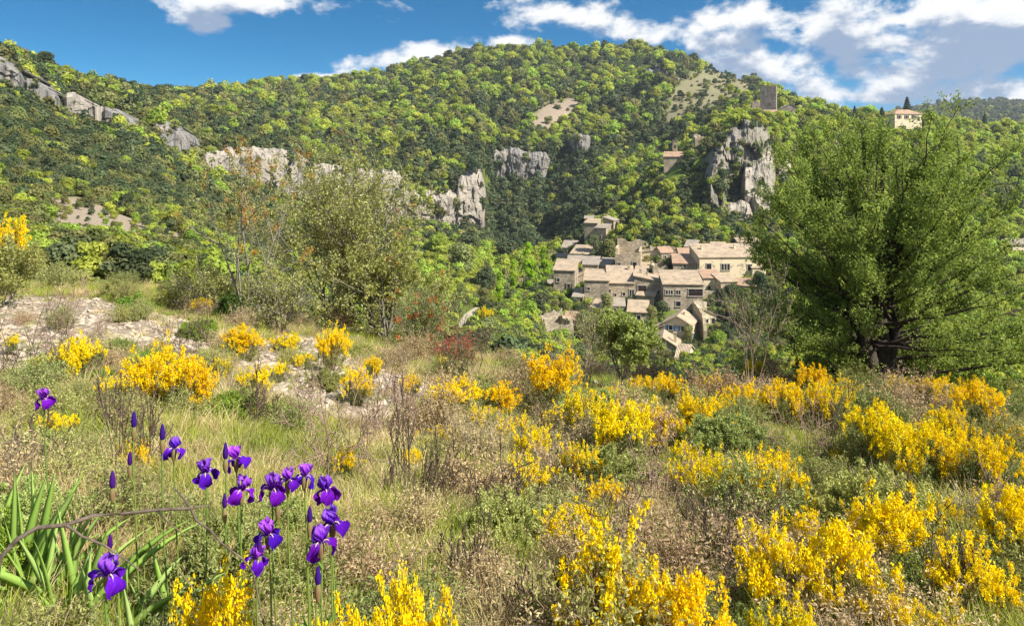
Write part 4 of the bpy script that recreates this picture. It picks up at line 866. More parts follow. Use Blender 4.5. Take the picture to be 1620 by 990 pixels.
scatter('distant_woodland', [m_ for k in range(4) for m_ in PF[k]]+[m_ for k in range(4) for m_ in PM[k]], np.stack([TX[rest], TY[rest], TZ[rest]-.1*w], 1), np.stack([rg.normal(size=n)*.08, rg.normal(size=n)*.08, yy], 1),
        np.stack([w, w, w*rg.uniform(.75, 1.15, n)], 1), nearI, label='mixed oak and scrub wood covering the hills', cat='woodland')
print('forest', n, 'ind', len(ind))
# ------------------------------------------------------------------ foreground plants
M_flow = leaf_mat('broom_blossom', [(0, (.90, .62, .004)), (.5, (.95, .74, .008)), (1, (.98, .82, .03))], .3, val=.05, hue=.008, tscale=1.0)
M_flow2 = leaf_mat('golden_blossom', [(0, (.90, .56, .004)), (.5, (.94, .67, .006)), (1, (.97, .76, .02))], .3, val=.05, hue=.008, tscale=1.0)
M_brleaf = leaf_mat('broom_leaf', [(0, (.12, .16, .04)), (.5, (.22, .27, .08)), (1, (.34, .38, .15))], .3, val=.2)
M_gleaf = leaf_mat('grey_green_leaf', [(0, (.20, .23, .06)), (.5, (.33, .37, .11)), (1, (.50, .53, .22))], .3, val=.2, hue=.02)
M_gleafb = leaf_mat('fresh_leaf', [(0, (.10, .20, .02)), (.5, (.18, .31, .04)), (1, (.30, .42, .08))], .35, val=.15)
M_twig = rough_mat('twig_brown', (.15, .10, .065), (.33, .24, .165), 20, bump=0)
M_twigp = rough_mat('twig_grey', (.20, .15, .11), (.40, .32, .24), 16, bump=0)
M_twigr = rough_mat('twig_purple', (.19, .125, .09), (.36, .255, .19), 18, bump=0)
M_dry = leaf_mat('dry_leaf', [(0, (.27, .18, .085)), (.5, (.42, .31, .16)), (1, (.58, .47, .28))], .2, val=.2)
M_grass = leaf_mat('green_grass', [(0, (.20, .25, .03)), (.5, (.34, .39, .06)), (1, (.52, .53, .16))], .35, val=.22, hue=.02)
M_straw = leaf_mat('straw_grass', [(0, (.42, .31, .14)), (.5, (.58, .46, .24)), (1, (.76, .64, .40))], .3, val=.2)
def curve(p0, d, L, up, n, rg, wob=.12):
    """a bending twig: starts at p0 along d, bends by 'up' in z, wobbles"""
    p = [p0]; d = unit(np.asarray(d, float)); st = L/(n-1)
    for k in range(n-1):
        d = unit(d+np.array([0, 0, up/(n-1)])+rg.normal(size=3)*wob); p.append(p[-1]+d*st)
    return np.array(p)
def shrub_skeleton(rg, R_, H_, nst, ntw, r0, up=.5, side=.35, wob=.13, low=.25, sub=0, npt=6):
    """upright many-stemmed bush: returns polylines and the outer twigs"""
    polys = []; tw = []
    for i in range(nst):
        a = rg.uniform(0, 6.283); q = math.sqrt(rg.random()); tx, ty = math.cos(a)*q*R_, math.sin(a)*q*R_
        hh = H_*(1-.35*q*q)*rg.uniform(.72, 1.0); L = math.hypot(hh, q*R_)*.82
        st = np.array([math.cos(a)*.04*R_, math.sin(a)*.04*R_, -.04]); d = np.array([tx*1.0, ty*1.0, hh*.85])
        p = curve(st, d, L, up*.5, npt, rg, wob); polys.append((p, np.linspace(r0, r0*.35, len(p))))
        for k in range(ntw):
            s = rg.uniform(low, 1.0)*(len(p)-1); j = min(int(s), len(p)-2); q0 = p[j]+(p[j+1]-p[j])*(s-j)
            dd = unit(p[j+1]-p[j])*.55+rg.normal(size=3)*.7+[0, 0, up*.5]
            t = curve(q0, dd, H_*side*rg.uniform(.5, 1.15), up*.6, 4, rg, wob*1.4); polys.append((t, np.linspace(r0*.42, r0*.16, 4))); tw.append(t)
            for m_ in range(sub):
                j2 = rg.integers(1, 4); t2 = curve(t[j2], unit(t[-1]-t[0])*.6+rg.normal(size=3)*.6, H_*side*.45*rg.uniform(.4, 1), up*.3, 3, rg, wob*1.5)
                polys.append((t2, np.linspace(r0*.22, r0*.12, 3))); tw.append(t2)
    return polys, tw
def along(tw, per, rg, rad, lo=.15):
    """points scattered along twigs"""
    T = np.stack([np.stack([np.interp(np.linspace(0, 1, 5), np.linspace(0, 1, len(t)), t[:, c]) for c in range(3)], 1) for t in tw]); n = len(tw)*per
    i = np.repeat(np.arange(len(tw)), per); s = rg.uniform(lo, 1, n)*3.999; j = s.astype(int); f = (s-j)[:, None]
    p = T[i, j]*(1-f)+T[i, j+1]*f; d = unit(T[i, j+1]-T[i, j]); return p+rg.normal(size=(n, 3))*rad, d, i
class Bush:
    def __init__(s, seed, R_, H_, nst, ntw, per, leafper, fs=.008, r0=.004, patch=.45, fm=None, tm=None, lm=None, sub=0, name='broom_bush', lfs=.007, side=.33, low=.35):
        rg = np.random.default_rng(seed); s.R = R_; s.H = H_; s.name = name; s.parts = []
        po, tw = shrub_skeleton(rg, R_, H_, nst, ntw, r0, side=side, low=low, sub=sub)
        V, Fq, T = tubes(po, 3); s.parts.append(('stems', mesh('stems', V, Fq, tm or M_twig)))
        mid = np.array([t.mean(0) for t in tw])
        if per:
            f = fbm(mid[:, 0]/R_*2.0+seed, mid[:, 1]/R_*2.0+mid[:, 2]/H_*1.3, seed, 3)+1.1*(mid[:, 2]/H_-.55)
            sel = f > np.quantile(f, 1-patch); ft = [t for t, k in zip(tw, sel) if k]; lt = [t for t, k in zip(tw, sel) if not k]
            p, d, i = along(ft, per, rg, fs*1.25, .30); n = len(p)
            nn = unit(d*.3+rg.normal(size=(n, 3))); tg_ = d+rg.normal(size=(n, 3))*.7+[0, 0, .4]
            V1, F1 = cards(p, nn, fs*rg.uniform(.55, 1.0, n), fs*rg.uniform(.8, 1.35, n), rg, tang=tg_, fold=.45)
            tt = np.clip(rg.random(n)*.6+rg.random(len(ft))[i]*.4, 0, 1)
            s.parts.append(('blossoms', mesh('blossoms', V1, F1, fm or M_flow, t=np.repeat(tt, 4))))
        else: lt = tw
        if leafper:
            p, d, i = along(tw if per == 0 else (lt+ft[::3]), leafper, rg, lfs*.9, .0); n = len(p)
            V1, F1 = cards(p, d*.2+rg.normal(size=(n, 3)), lfs*.42, lfs*rg.uniform(.8, 1.5, n), rg, tang=d+rg.normal(size=(n, 3))*.6)
            s.parts.append(('foliage', mesh('foliage', V1, F1, lm or M_brleaf, t=np.repeat(rg.random(n), 4))))
    def place(s, loc, w, h, label, cat='bush', rz=0.0, group=None, tilt=0.0):
        root = obj(s.name, None, loc=loc, rz=rz, s=(w/(2*s.R), w/(2*s.R), h/s.H)); tag(root, label, cat, group)
        root.rotation_euler[0] = tilt
        for nm, me in s.parts: obj(nm, me, root)
        return root
BR_near = [Bush(40+k, .34, .5, 28, 9, 40, 12, fs=.0076, r0=.0042, patch=.36, sub=1, lfs=.008, side=.30) for k in range(3)]
BR_gold = [Bush(50+k, .30, .48, 20, 8, 26, 14, fs=.0085, r0=.004, patch=.55, fm=M_flow2, sub=1) for k in range(1)]
BR_mid = [Bush(60+k, .62, .8, 38, 10, 40, 12, fs=.0100, r0=.006, patch=(.30, .40, .22, .34)[k], sub=1, lfs=.013, side=.28) for k in range(4)]
BR_midg = [Bush(70+k, .55, .8, 32, 9, 36, 12, fs=.0108, r0=.006, patch=.45, fm=M_flow2, sub=1, lfs=.013) for k in range(2)]
DRY = [Bush(80+k, .45, .6, 34, 11, 0, (5, 9, 3, 6)[k], r0=.0042, tm=(M_twigr, M_twig, M_twigp, M_twigr)[k], lm=(M_dry, M_brleaf, M_dry, M_gleaf)[k], sub=2, name='dry_shrub', lfs=.012, side=.34, low=.15) for k in range(4)]
HERB = [Bush(90+k, .35, .42, 38, 9, 0, 60, r0=.003, tm=M_twigp, lm=(M_gleaf, M_gleafb, M_gleaf)[k], sub=1, name='leafy_shrub', lfs=(.009, .011, .008)[k], side=.3, low=.1) for k in range(3)]
def by_px(cx, pyb, wpx, hpx, ymin=1.2):
    h = hit(cx, pyb, ymin); s = h[1]/F; return h-[0, 0, .02], wpx*s, hpx*s, h[1]
B = [ # (px, base py, width, height, kind n/m/g/G, label)
 (965,1060,175,280,'n','large bright yellow broom bush at bottom centre'),(1085,1085,150,225,'n','yellow broom bush joining the right side of the large bottom-centre broom'),
 (640,1190,150,340,'n','tall near broom bush leaning in at the bottom edge right of the irises'),(560,1200,160,290,'n','near broom bush with green twigs directly below the iris group'),(770,1120,80,160,'n','small broom tip just entering the bottom edge left of centre'),
 (330,1130,150,270,'G','golden-orange broom between the lowest iris and the iris group'),
 (1235,1000,130,200,'n','broom bush in the right foreground with a drooping left edge'),(1345,1010,160,220,'n','dense broom bush in the lower right, taller than its left neighbour'),(1420,930,150,190,'n','broom bush with a peaked crown in the lower right'),
 (1540,1000,130,170,'n','flat-topped broom near the lower right corner'),(1610,930,120,190,'n','broom bush cut off by the right frame edge in the foreground'),(1415,1050,110,140,'n','sparse low broom at the bottom right with few blossoms'),
 (1150,830,110,140,'m','broom with pale yellow crown right of centre'),(1220,845,130,150,'m','wide broom sloping down to the right, right of centre'),(1385,760,110,140,'m','broom below the juniper with upright yellow spikes'),
 (1450,780,120,150,'m','broom to the right of the spiky one below the juniper'),(1510,790,110,130,'m','middle broom of the right-hand slope'),(1580,800,110,130,'m','broom near the right edge at mid height'),
 (1550,690,90,95,'m','broom just under the right branches of the juniper'),(1480,650,70,70,'m','small broom under the lowest juniper branch'),(1310,690,80,110,'m','broom in front of the juniper trunk, slightly left'),
 (1290,640,60,70,'g','golden broom at the left foot of the juniper'),(1240,680,80,90,'m','broom left of the juniper base'),(1175,670,80,80,'m','broom below the village terrace wall'),(1110,700,100,100,'m','broom right of the leafy round-crowned tree'),
 (1060,650,70,70,'m','small broom under the blue-shuttered house'),(1195,610,40,50,'m','small broom at the left edge of the juniper shade'),(1130,640,60,60,'m','small broom on the crest below the village'),
 (872,660,100,120,'g','big golden broom on the crest, tallest of the centre'),(930,710,110,110,'m','broom below and right of the golden crest broom'),(990,740,120,120,'m','broom below the round-crowned tree'),(1045,720,100,90,'m','broom with thin gaps right of the centre group'),
 (845,740,80,85,'m','broom left of the centre group'),(920,790,80,110,'m','narrow broom in the middle of the bare twigs'),(965,665,70,60,'m','broom just left of the small tree foot'),(890,700,80,70,'m','low broom between the golden crest broom and the centre group'),
 (720,650,90,55,'g','low golden broom at the right end of the scree'),(795,660,80,60,'g','low broom left of the golden crest broom'),(650,625,45,38,'m','tiny broom on the lower scree edge'),(702,590,20,34,'m','very small broom alone on the grassy crest'),
 (250,660,110,130,'g','widest golden broom on the left slope, left half'),(310,665,80,110,'g','golden broom on the left slope leaning right'),(125,610,90,90,'m','sparse broom at the left with green twigs'),(385,570,70,60,'g','broom at the lower end of the upper scree'),
 (455,560,60,42,'m','low broom on the scree under the oak'),(395,520,35,30,'m','small broom left below the oak'),(525,590,60,85,'g','upright golden broom at the foot of the oak'),(565,640,60,75,'m','broom just right of the upright golden one'),
 (405,625,60,60,'m','sparse broom in the middle of the scree'),(440,605,45,40,'m','tiny broom among white stones'),(318,500,40,34,'m','round broom above the scree'),(270,485,40,30,'m','flat little broom left of the round one above the scree'),
 (215,760,50,85,'m','thin broom behind the iris buds'),(547,765,50,70,'m','ball-shaped broom right of the upper irises'),(650,745,40,45,'m','small sparse broom right of the ball-shaped broom'),(768,525,26,50,'m','small golden broom on the far crest'),
 (1330,745,50,45,'m','low broom in the gap below the juniper'),(1440,990,60,60,'m','tiny low broom in the bottom right corner group'),(1500,720,80,90,'m','broom behind the middle right-hand brooms'),(1600,740,70,90,'m','broom at the right edge under the juniper'),(1265,600,30,36,'g','tiny broom in the juniper shade')]
for k, (cx, pb_, w_, h_, kd, lb) in enumerate(B):
    loc, w, h, Y = by_px(cx, pb_, w_*1.12, h_*1.0); src = {'n': BR_near, 'm': BR_mid, 'g': BR_midg, 'G': BR_gold}[kd]
    src[(k*7+3) % len(src)].place(loc, w, h, lb, 'broom bush', rz=k*1.7, group='yellow broom in flower')
rgb = np.random.default_rng(12); XB = [(1010,690,'between the centre group and the crest'),(1085,745,'under the village crest, half brown'),(960,820,'among the bare centre twigs'),(1180,905,'left of the lower right brooms'),(1290,905,'in the gap of the lower right brooms'),(1490,860,'behind the flat-topped broom'),
 (1350,850,'behind the dense lower right broom'),(1460,720,'just under the spiky broom'),(1530,740,'behind the edge brooms'),(1230,760,'right behind the sloping broom'),(1100,800,'left of the sloping broom'),(1340,650,'at the juniper foot, right of the trunk'),(1420,640,'below the juniper trunk'),(1540,640,'below the right juniper limb'),
 (1150,700,'in the brown gap left of the juniper'),(1020,640,'behind the round-crowned tree'),(820,700,'left slope of the crest broom'),(760,690,'in the brown twigs left of the crest broom'),(690,665,'below the scree end'),(590,600,'at the scree edge below the oak'),(480,585,'in the scree centre'),(350,600,'behind the leaning golden broom'),
 (180,640,'left of the widest golden broom'),(60,600,'above the tall left iris'),(90,700,'right of the tall left iris'),(360,670,'right below the leaning golden broom'),(20,560,'at the left frame edge low on the scree'),(900,880,'behind the bottom-centre broom'),(830,790,'right of the bare twiggy shrub'),(700,720,'in the dry grass left of the centre'),
 (1590,840,'above the right edge broom'),(1380,900,'between the peaked and the dense broom'),(1560,930,'behind the lower right corner broom'),(1250,1080,'at the bottom edge under the drooping broom'),(1480,1060,'at the bottom edge near the right corner')]
for k, (cx, pb_, lb) in enumerate(XB):
    sz_ = (pb_-520)*.22+28; loc, w, h, Y = by_px(cx, pb_, sz_*rgb.uniform(.8, 1.3), sz_*rgb.uniform(.7, 1.1)); BR_mid[(k*3) % 4].place(loc, w, h, 'sparse broom '+lb, 'broom bush', rz=k*1.3, group='yellow broom in flower')
# tall broom at the left frame edge
loc, w, h, Y = by_px(4, 470, 84, 140, 4); BR_midg[0].place(loc, w, h, 'tall broom bush at the left frame edge against the mountain', 'broom bush', 2.2, 'yellow broom in flower')

# --- branching trees and taller shrubs
def grow(rg, base, d0, L, r, lev, polys, tips, up=.15, spread=.8, ratio=.68, nch=3, wob=.12, npt=6, lo=.3, minr=.0025):
    p = curve(base, d0, L, up, npt, rg, wob); polys.append((p, np.linspace(r, max(r*.5, minr), len(p))))
    if lev == 0: tips.append(p); return
    for k in range(nch):
        s = (lo+(1-lo)*(k+rg.random())/nch)*(npt-1); j = min(int(s), npt-2); q = p[j]+(p[j+1]-p[j])*(s-j)
        t = unit(p[j+1]-p[j]); v = rg.normal(size=3); v = unit(v-(v@t)*t); d = unit(t*(1.1-spread*.5)+v*spread*rg.uniform(.7, 1.2))
        grow(rg, q, d, L*ratio*rg.uniform(.75, 1.15)*(1.1-.3*s/(npt-1)), max(r*.55, minr), lev-1, polys, tips, up, spread, ratio, nch, wob, max(4, npt-1), lo*.8, minr)
    grow(rg, p[-1], unit(p[-1]-p[-2]), L*ratio*.7, max(r*.45, minr), lev-1, polys, tips, up, spread, ratio, nch, wob, max(4, npt-1), lo*.8, minr)

def juniper():
    rg = np.random.default_rng(3); loc = hit(1385, 612, 8); Y = loc[1]; s = Y/F; Ht = 445*s; print('juniper', Y, Ht)
    root = obj('juniper_tree', None, loc=loc); tag(root, 'huge dark green juniper tree filling the right side', 'tree')
    # crown outline in picture: half width by height fraction, left and right
    hz = [0, .06, .15, .3, .45, .6, .75, .88, 1.0]; hl = [.16, .30, .44, .48, .46, .44, .38, .30, .16]; hr = [.22, .44, .60, .60, .54, .48, .41, .32, .18]
    limbs = []; polys = []; nodes_ = []
    for k, (dx, top) in enumerate([(-.05, .97), (.06, 1.0), (-.16, .8), (.2, .82), (.0, .9), (.1, .72), (-.1, .7)]):
        a = k*2.4; b0 = np.array([math.cos(a)*.16, math.sin(a)*.16, -.15]); tgt = np.array([dx*Ht*.9, math.sin(a*1.3)*.13*Ht, top*Ht*.93])
        t = np.linspace(0, 1, 16)[:, None]; p = b0*(1-t)+tgt*t+np.array([dx*Ht*.28, math.sin(a)*.25, 0])*np.sin(t*math.pi)*.5+np.cumsum(rg.normal(size=(16, 3))*.02, 0)
        polys.append((p, np.linspace(.17 if k < 3 else .12, .014, 16)))
        limbs.append(p)
    ends = []
    for q in range(200):
        lp = limbs[rg.integers(0, len(limbs))]; z = rg.random()**1.15*.93+.02; zt = z*Ht; j = int(np.argmin(np.abs(lp[:, 2]-zt*.50))); st = lp[min(j, 14)]
        a = rg.uniform(0, 6.283); c = math.cos(a)
        if z < .45 and math.sin(a) < -.1 and abs(c) < .8 and rg.random() < .8: continue
        half = np.interp(z, hz, hl if c < 0 else hr)*Ht
        rr = half*rg.uniform(.5, 1.1); dep = np.interp(z, hz, hr)*Ht*.86
        e = np.array([c*rr, math.sin(a)*min(rr, dep), zt])
        t = np.linspace(0, 1, 9)[:, None]; L = np.linalg.norm(e-st)
        p = st*(1-t)+e*t+np.array([0, 0, -.03*L])*np.sin(t*math.pi)+np.cumsum(rg.normal(size=(9, 3))*.034*L*.4, 0)
        polys.append((p, np.linspace(.010+.010*L, .005, 9))); ends.append((p, L, z))
    for lp in limbs: ends.append((lp[7:16], 2.2, .9))
    tuft = []
    for p, L, z in ends:
        m_ = int(8+L*6); cen = [1.0]+list(rg.uniform(.34, .92, int(1+L*1.2)))
        for k in range(m_):
            s_ = min(1, max(.2, cen[k % len(cen)]+rg.normal()*.035))*8; j = min(int(s_), 7); q0 = p[j]+(p[j+1]-p[j])*(s_-j); out_ = unit(p[8]-p[0])
            d = unit(out_*.5+rg.normal(size=3)*.7+[0, 0, .5]); tl = rg.uniform(.16, .46)
            t = curve(q0, d, tl, .35, 4, rg, .12); polys.append((t, np.array([.005, .004, .0035, .0025]))); tuft.append(t)
    V, Fq, T = tubes(polys, 5)
    obj('trunk', mesh('trunk', V, Fq, rough_mat('juniper_bark', (.030, .022, .018), (.095, .075, .062), 14, bump=.8), smooth=True), root)
    T = np.stack(tuft); print('tufts', len(T)); per = 44; n = len(T)*per; i = np.repeat(np.arange(len(T)), per)
    s_ = rg.uniform(.1, 1.12, n)*3; j = np.minimum(s_.astype(int), 2); f = (s_-j)[:, None]; c = T[i, j]*(1-f)+T[i, j+1]*f
    ax = unit(T[i, 3]-T[i, 0]); off = rg.normal(size=(n, 3)); wd = .060*(1.15-.55*s_/3)
    pos = c+off*wd[:, None]; d = unit(ax*.5+unit(off)*.8+[0, 0, .35]+rg.normal(size=(n, 3))*.25)
    V, Fq = cards(pos, unit(off)+rg.normal(size=(n, 3))*.45+[0, 0, .3], rg.uniform(.010, .017, n), rg.uniform(.018, .034, n), rg, tang=d)
    tt = np.clip(rg.random(len(T))[i]*.5+rg.random(n)*.35+(s_/3-.5)*.25, 0, 1)
    obj('crown', mesh('crown', V, Fq, leaf_mat('juniper_foliage', [(0, (.11, .16, .04)), (.5, (.22, .29, .07)), (1, (.40, .47, .13))], .4, val=0, hue=0, tscale=1.4), t=np.repeat(tt, 4)), root)
juniper()
def leafy_tree(name, label, px_, pyb, hpx, wpx, seed, nmain, lev, leafn, lsz, mat, bark, lo=.35, up=.2, spread=.75, nch=3, ratio=.66, lean=.0, tip_mat=None, ymin=6, splay=.55, fill=1.0, r0=.035, trunk0=0.0, trad=.03):
    rg = np.random.default_rng(seed); loc = hit(px_, pyb, ymin); s = loc[1]/F; Ht = hpx*s; Wd = wpx*s/2; print(name, round(loc[1], 1), round(Ht, 2))
    root = obj(name, None, loc=loc); tag(root, label, 'tree' if 'tree' in name else 'shrub'); polys = []; tips = []
    st = np.array([0, 0, -.1])
    if trunk0: 
        p = curve(st, [0.05, 0, 1], trunk0*Ht+.1, 0, 5, rg, .05); polys.append((p, np.linspace(r0*1.5, r0*1.2, 5))); st = p[-1]
    for k in range(nmain):
        a = k*2.399+rg.uniform(-.3, .3); q = rg.uniform(.1, 1)*splay
        d = np.array([math.cos(a)*q+lean, math.sin(a)*q, 1.0]); grow(rg, st+[math.cos(a)*.05, math.sin(a)*.05, 0], d, Ht*.55*rg.uniform(.75, 1.1), r0*rg.uniform(.6, 1), lev, polys, tips, up, spread, ratio, nch, .11, 7, lo)
    allp = np.concatenate([p for p, r in polys]); zm = np.quantile(allp[:, 2], .995); xm = np.quantile(np.abs(allp[:, 0]), .985)
    sc3 = np.array([Wd/xm, Wd/xm, Ht/zm]); polys = [(p*sc3, r) for p, r in polys]; tips = [p*sc3 for p in tips]
    V, Fq, T = tubes(polys, 4); obj('trunk', mesh('trunk', V, Fq, bark, smooth=True), root)
    per = max(1, int(leafn/len(tips))); p, d, i = along(tips, per, rg, trad, .0); n = len(p)
    V1, F1 = cards(p, rg.normal(size=(n, 3))+[0, 0, .35], lsz*rg.uniform(.38, .62, n), lsz*rg.uniform(.7, 1.2, n), rg, tang=d+rg.normal(size=(n, 3))*.8, fold=.25)
    tt = np.clip(rg.random(n)*.7+.3*rg.random(len(tips))[i], 0, 1)
    obj('crown', mesh('crown', V1, F1, mat, t=np.repeat(tt, 4)), root)
    if tip_mat:
        tm, frac, side = tip_mat; sel = [t for t in tips if (t[-1][2] > Ht*.35 and (t[-1][0]*side > 0 or side == 0)) and rg.random() < frac]
        if sel:
            p, d, i = along(sel, 34, rg, .03, .3); n = len(p); V1, F1 = cards(p, rg.normal(size=(n, 3)), .009, .024, rg, tang=d+rg.normal(size=(n, 3))*.7)
            obj('orange_leaves', mesh('orange_leaves', V1, F1, tm, t=np.repeat(rg.random(n), 4)), root)
    return root
M_oakleaf = leaf_mat('oak_leaf', [(0, (.17, .18, .04)), (.45, (.29, .31, .075)), (.8, (.41, .41, .13)), (1, (.56, .50, .24))], .35, val=0, hue=0, gloss=.45)
M_orange = leaf_mat('orange_leaf', [(0, (.38, .09, .02)), (.5, (.55, .17, .03)), (1, (.62, .30, .06))], .3, val=.05)
M_red = leaf_mat('red_leaf', [(0, (.30, .07, .03)), (.5, (.42, .13, .06)), (1, (.50, .24, .10))], .3, val=.05)
M_gbark = rough_mat('grey_bark', (.13, .115, .09), (.30, .27, .22), 12, bump=.3)
leafy_tree('oak_tree', 'broad many-stemmed evergreen oak with small olive leaves left of centre', 540, 520, 300, 270, 11, 14, 3, 26000, .036, M_oakleaf, M_gbark, lo=.25, up=.22, nch=4, spread=.75, splay=.85, tip_mat=(M_orange, .008, 0), trad=.04)
leafy_tree('oak_tree', 'smaller leafy oak thicket at the right foot of the broad oak', 610, 540, 170, 200, 12, 12, 3, 18000, .034, M_oakleaf, M_gbark, lo=.2, up=.15, nch=3, splay=.9, tip_mat=(M_orange, .05, 1), trad=.04)
leafy_tree('tall_shrub', 'leggy bare-stemmed shrub with orange leaf tips left of the oak', 395, 515, 285, 180, 21, 5, 3, 3800, .026, M_oakleaf, M_gbark, lo=.45, up=.2, nch=2, splay=.7, tip_mat=(M_orange, .32, 0), trad=.03)
leafy_tree('tall_shrub', 'grey-green thicket between the orange-tipped shrub and the scree', 440, 525, 100, 130, 22, 8, 3, 3500, .028, M_oakleaf, M_gbark, lo=.2, nch=3, splay=.9, trad=.04)
leafy_tree('tall_shrub', 'low olive thicket left of the orange-tipped shrub', 330, 492, 75, 120, 23, 10, 2, 5000, .030, M_oakleaf, M_gbark, lo=.2, nch=4, splay=1.0, trad=.05)
leafy_tree('small_tree', 'small round-crowned tree with pale green leaves in front of the village', 985, 625, 128, 100, 31, 8, 3, 15000, .028, leaf_mat('pale_tree_leaf', [(0, (.16, .21, .04)), (.5, (.28, .34, .08)), (1, (.46, .50, .18))], .35, val=0, hue=0, gloss=.3), M_gbark, lo=.35, nch=3, splay=.6, trunk0=.22, r0=.02, trad=.03)
leafy_tree('tall_shrub', 'thin yellowish-leaved shrub left of the round-crowned tree', 925, 618, 135, 105, 33, 6, 3, 1500, .018, M_gleaf, M_twigp, lo=.4, nch=3, splay=.8, r0=.012)
leafy_tree('tall_shrub', 'red-leaved shrub on the crest right of the oak', 712, 572, 55, 85, 34, 8, 2, 1100, .026, M_red, M_twigr, lo=.3, nch=4, splay=1.2, r0=.01)
leafy_tree('tall_shrub', 'shrub with a few orange sprays at the right of the oak', 672, 560, 100, 90, 35, 9, 3, 4200, .022, M_brleaf, M_gbark, lo=.3, nch=3, splay=.9, tip_mat=(M_orange, .06, 0), r0=.015)
leafy_tree('tall_shrub', 'leafless grey shrub reaching over the left side of the juniper', 1190, 625, 215, 130, 36, 5, 3, 500, .016, M_gleaf, M_twigp, lo=.4, nch=3, splay=.6, r0=.014)
leafy_tree('tall_shrub', 'bright green leafy bush on the upper scree', 210, 502, 36, 44, 37, 10, 2, 3000, .03, M_gleafb, M_twigp, lo=.2, nch=3, splay=.8, r0=.01)
leafy_tree('tall_shrub', 'small dark green cypress-like seedling under the orange-tipped shrub', 362, 512, 48, 30, 38, 8, 2, 3200, .022, leaf_mat('dark_seedling', [(0, (.03, .07, .015)), (1, (.10, .17, .03))], .2, val=0), M_gbark, lo=.2, nch=3, splay=.3, r0=.01)
leafy_tree('tall_shrub', 'dark green seedling right of the other seedling under the oak', 385, 516, 46, 28, 39, 8, 2, 3200, .022, bpy.data.materials['dark_seedling'], M_gbark, lo=.2, nch=3, splay=.3, r0=.01)
leafy_tree('tall_shrub', 'olive bush under the tall broom at the left frame edge', 10, 482, 100, 110, 40, 10, 3, 12000, .032, M_oakleaf, M_gbark, lo=.2, nch=3, splay=.8, r0=.02, trad=.05)
M_dark = rough_mat('dark_twig', (.055, .038, .028), (.15, .11, .08), 18, bump=0)
BARE = [(525,760,215,190,'tall bare dark-stemmed shrub with arching fork below the scree'),(650,800,110,190,'thin crooked bare stem right of the ball-shaped broom'),(790,840,170,130,'bare twiggy shrub in the middle of the dry grass'),
        (405,680,70,110,'small bare dark shrub on the scree edge'),(110,560,100,120,'bare spindly shrub on the left scree'),(740,610,90,130,'bundle of pale bare twigs on the crest'),(700,800,120,100,'low bare bush with black stems left of centre'),(300,560,110,90,'bare dark twigs between the two scree patches'),(620,700,120,130,'bare dark shrub below the scree foot'),(960,860,150,120,'dark bare twigs behind the bottom-centre broom'),(1230,930,150,150,'bare dark stems under the drooping left broom'),(1420,880,150,130,'bare dark stems among the lower right brooms'),(1270,740,120,130,'dark bare shrub in the brown gap left of the spiky broom'),(1500,980,150,150,'bare dark stems at the bottom right'),(720,940,150,120,'low dark twigs in the foreground grass right of the irises'),(40,760,130,110,'dark bare twigs above the big sword leaves'),
        (1040,810,190,140,'grey bare bush with pale crooked branches in the centre'),(1340,730,90,130,'bare brown bush below the juniper'),(190,760,130,170,'dark bare shrub behind the left iris buds'),(880,720,150,110,'bare bush in front of the golden crest broom'),
        (1590,880,110,150,'bare bush at the right frame edge'),(30,620,150,150,'bare bush at the left frame edge above the first iris'),(1130,930,110,160,'bare bush right of the bottom-centre broom'),(860,1040,150,150,'bare bush at the bottom left of the bottom-centre broom')]
for k, (a, b, w_, h_, lb) in enumerate(BARE):
    rt = leafy_tree('bare_shrub', lb, a, b, h_, w_, 60+k, 4+k % 3, 3, 150, .008, M_dry, M_dark if k % 4 else M_twigr, lo=.3, nch=3, up=.0, splay=1.3, spread=1.1, r0=.0065, ymin=1.5)
# --- hand-counted smaller shrubs: jittered over the slope
rg = np.random.default_rng(77)
LMf = [(70,628,'the tall left iris'),(275,707,'the upper left iris'),(430,770,'the iris group'),(170,905,'the lowest iris'),(545,720,'the ball-shaped broom'),(620,900,'the tall near broom'),(335,900,'the golden foreground broom'),
       (1010,860,'the bottom-centre broom'),(1320,850,'the lower right brooms'),(1420,800,'the peaked broom'),(1540,880,'the flat-topped broom'),(1180,740,'the sloping broom'),(1400,680,'the spiky broom'),(1550,650,'the right branches of the juniper'),
       (1385,600,'the juniper base'),(1110,640,'the crest below the village'),(985,600,'the round-crowned tree'),(872,600,'the golden crest broom'),(930,700,'the centre broom group'),(720,630,'the end of the scree'),(560,640,'the foot of the scree'),
       (460,580,'the middle of the scree'),(270,580,'the widest golden broom'),(60,510,'the upper left scree'),(125,590,'the sparse left broom'),(520,500,'the oak foot'),(790,790,'the bare twiggy shrub'),(1040,770,'the grey bare bush'),(740,560,'the pale twig bundle'),(1600,760,'the right frame edge')]
LMfa = np.array([(a, b) for a, b, _ in LMf], float)
def wheref(px, py):
    d = np.hypot(LMfa[:, 0]-px, LMfa[:, 1]-py); k = int(np.argmin(d)); dx, dy = px-LMfa[k, 0], py-LMfa[k, 1]
    rel = ('to the right of' if dx > 0 else 'to the left of') if abs(dx) > abs(dy) else ('in front of' if dy > 0 else 'behind'); 
    return f'{"close " if d[k] < 45 else ""}{rel} {LMf[k][2]}'
lines = []
for row, (py_, st_, w0) in enumerate([(452,40,60),(466,44,52),(480,56,46),(500,56,46),(514,52,50),(530,52,50),(552,54,52),(578,56,56),(606,60,62),(640,68,74),(680,80,88),(730,92,104),(790,110,124),(860,125,150),(950,150,180),(1060,180,210)]):
    for cx in np.arange(-20+(row % 2)*st_/2, 1660, st_):
        x = cx+rg.uniform(-.4, .4)*st_; y = py_+rg.uniform(-.4, .4)*28; lines.append((x, y, w0*rg.uniform(.6, 1.15)))
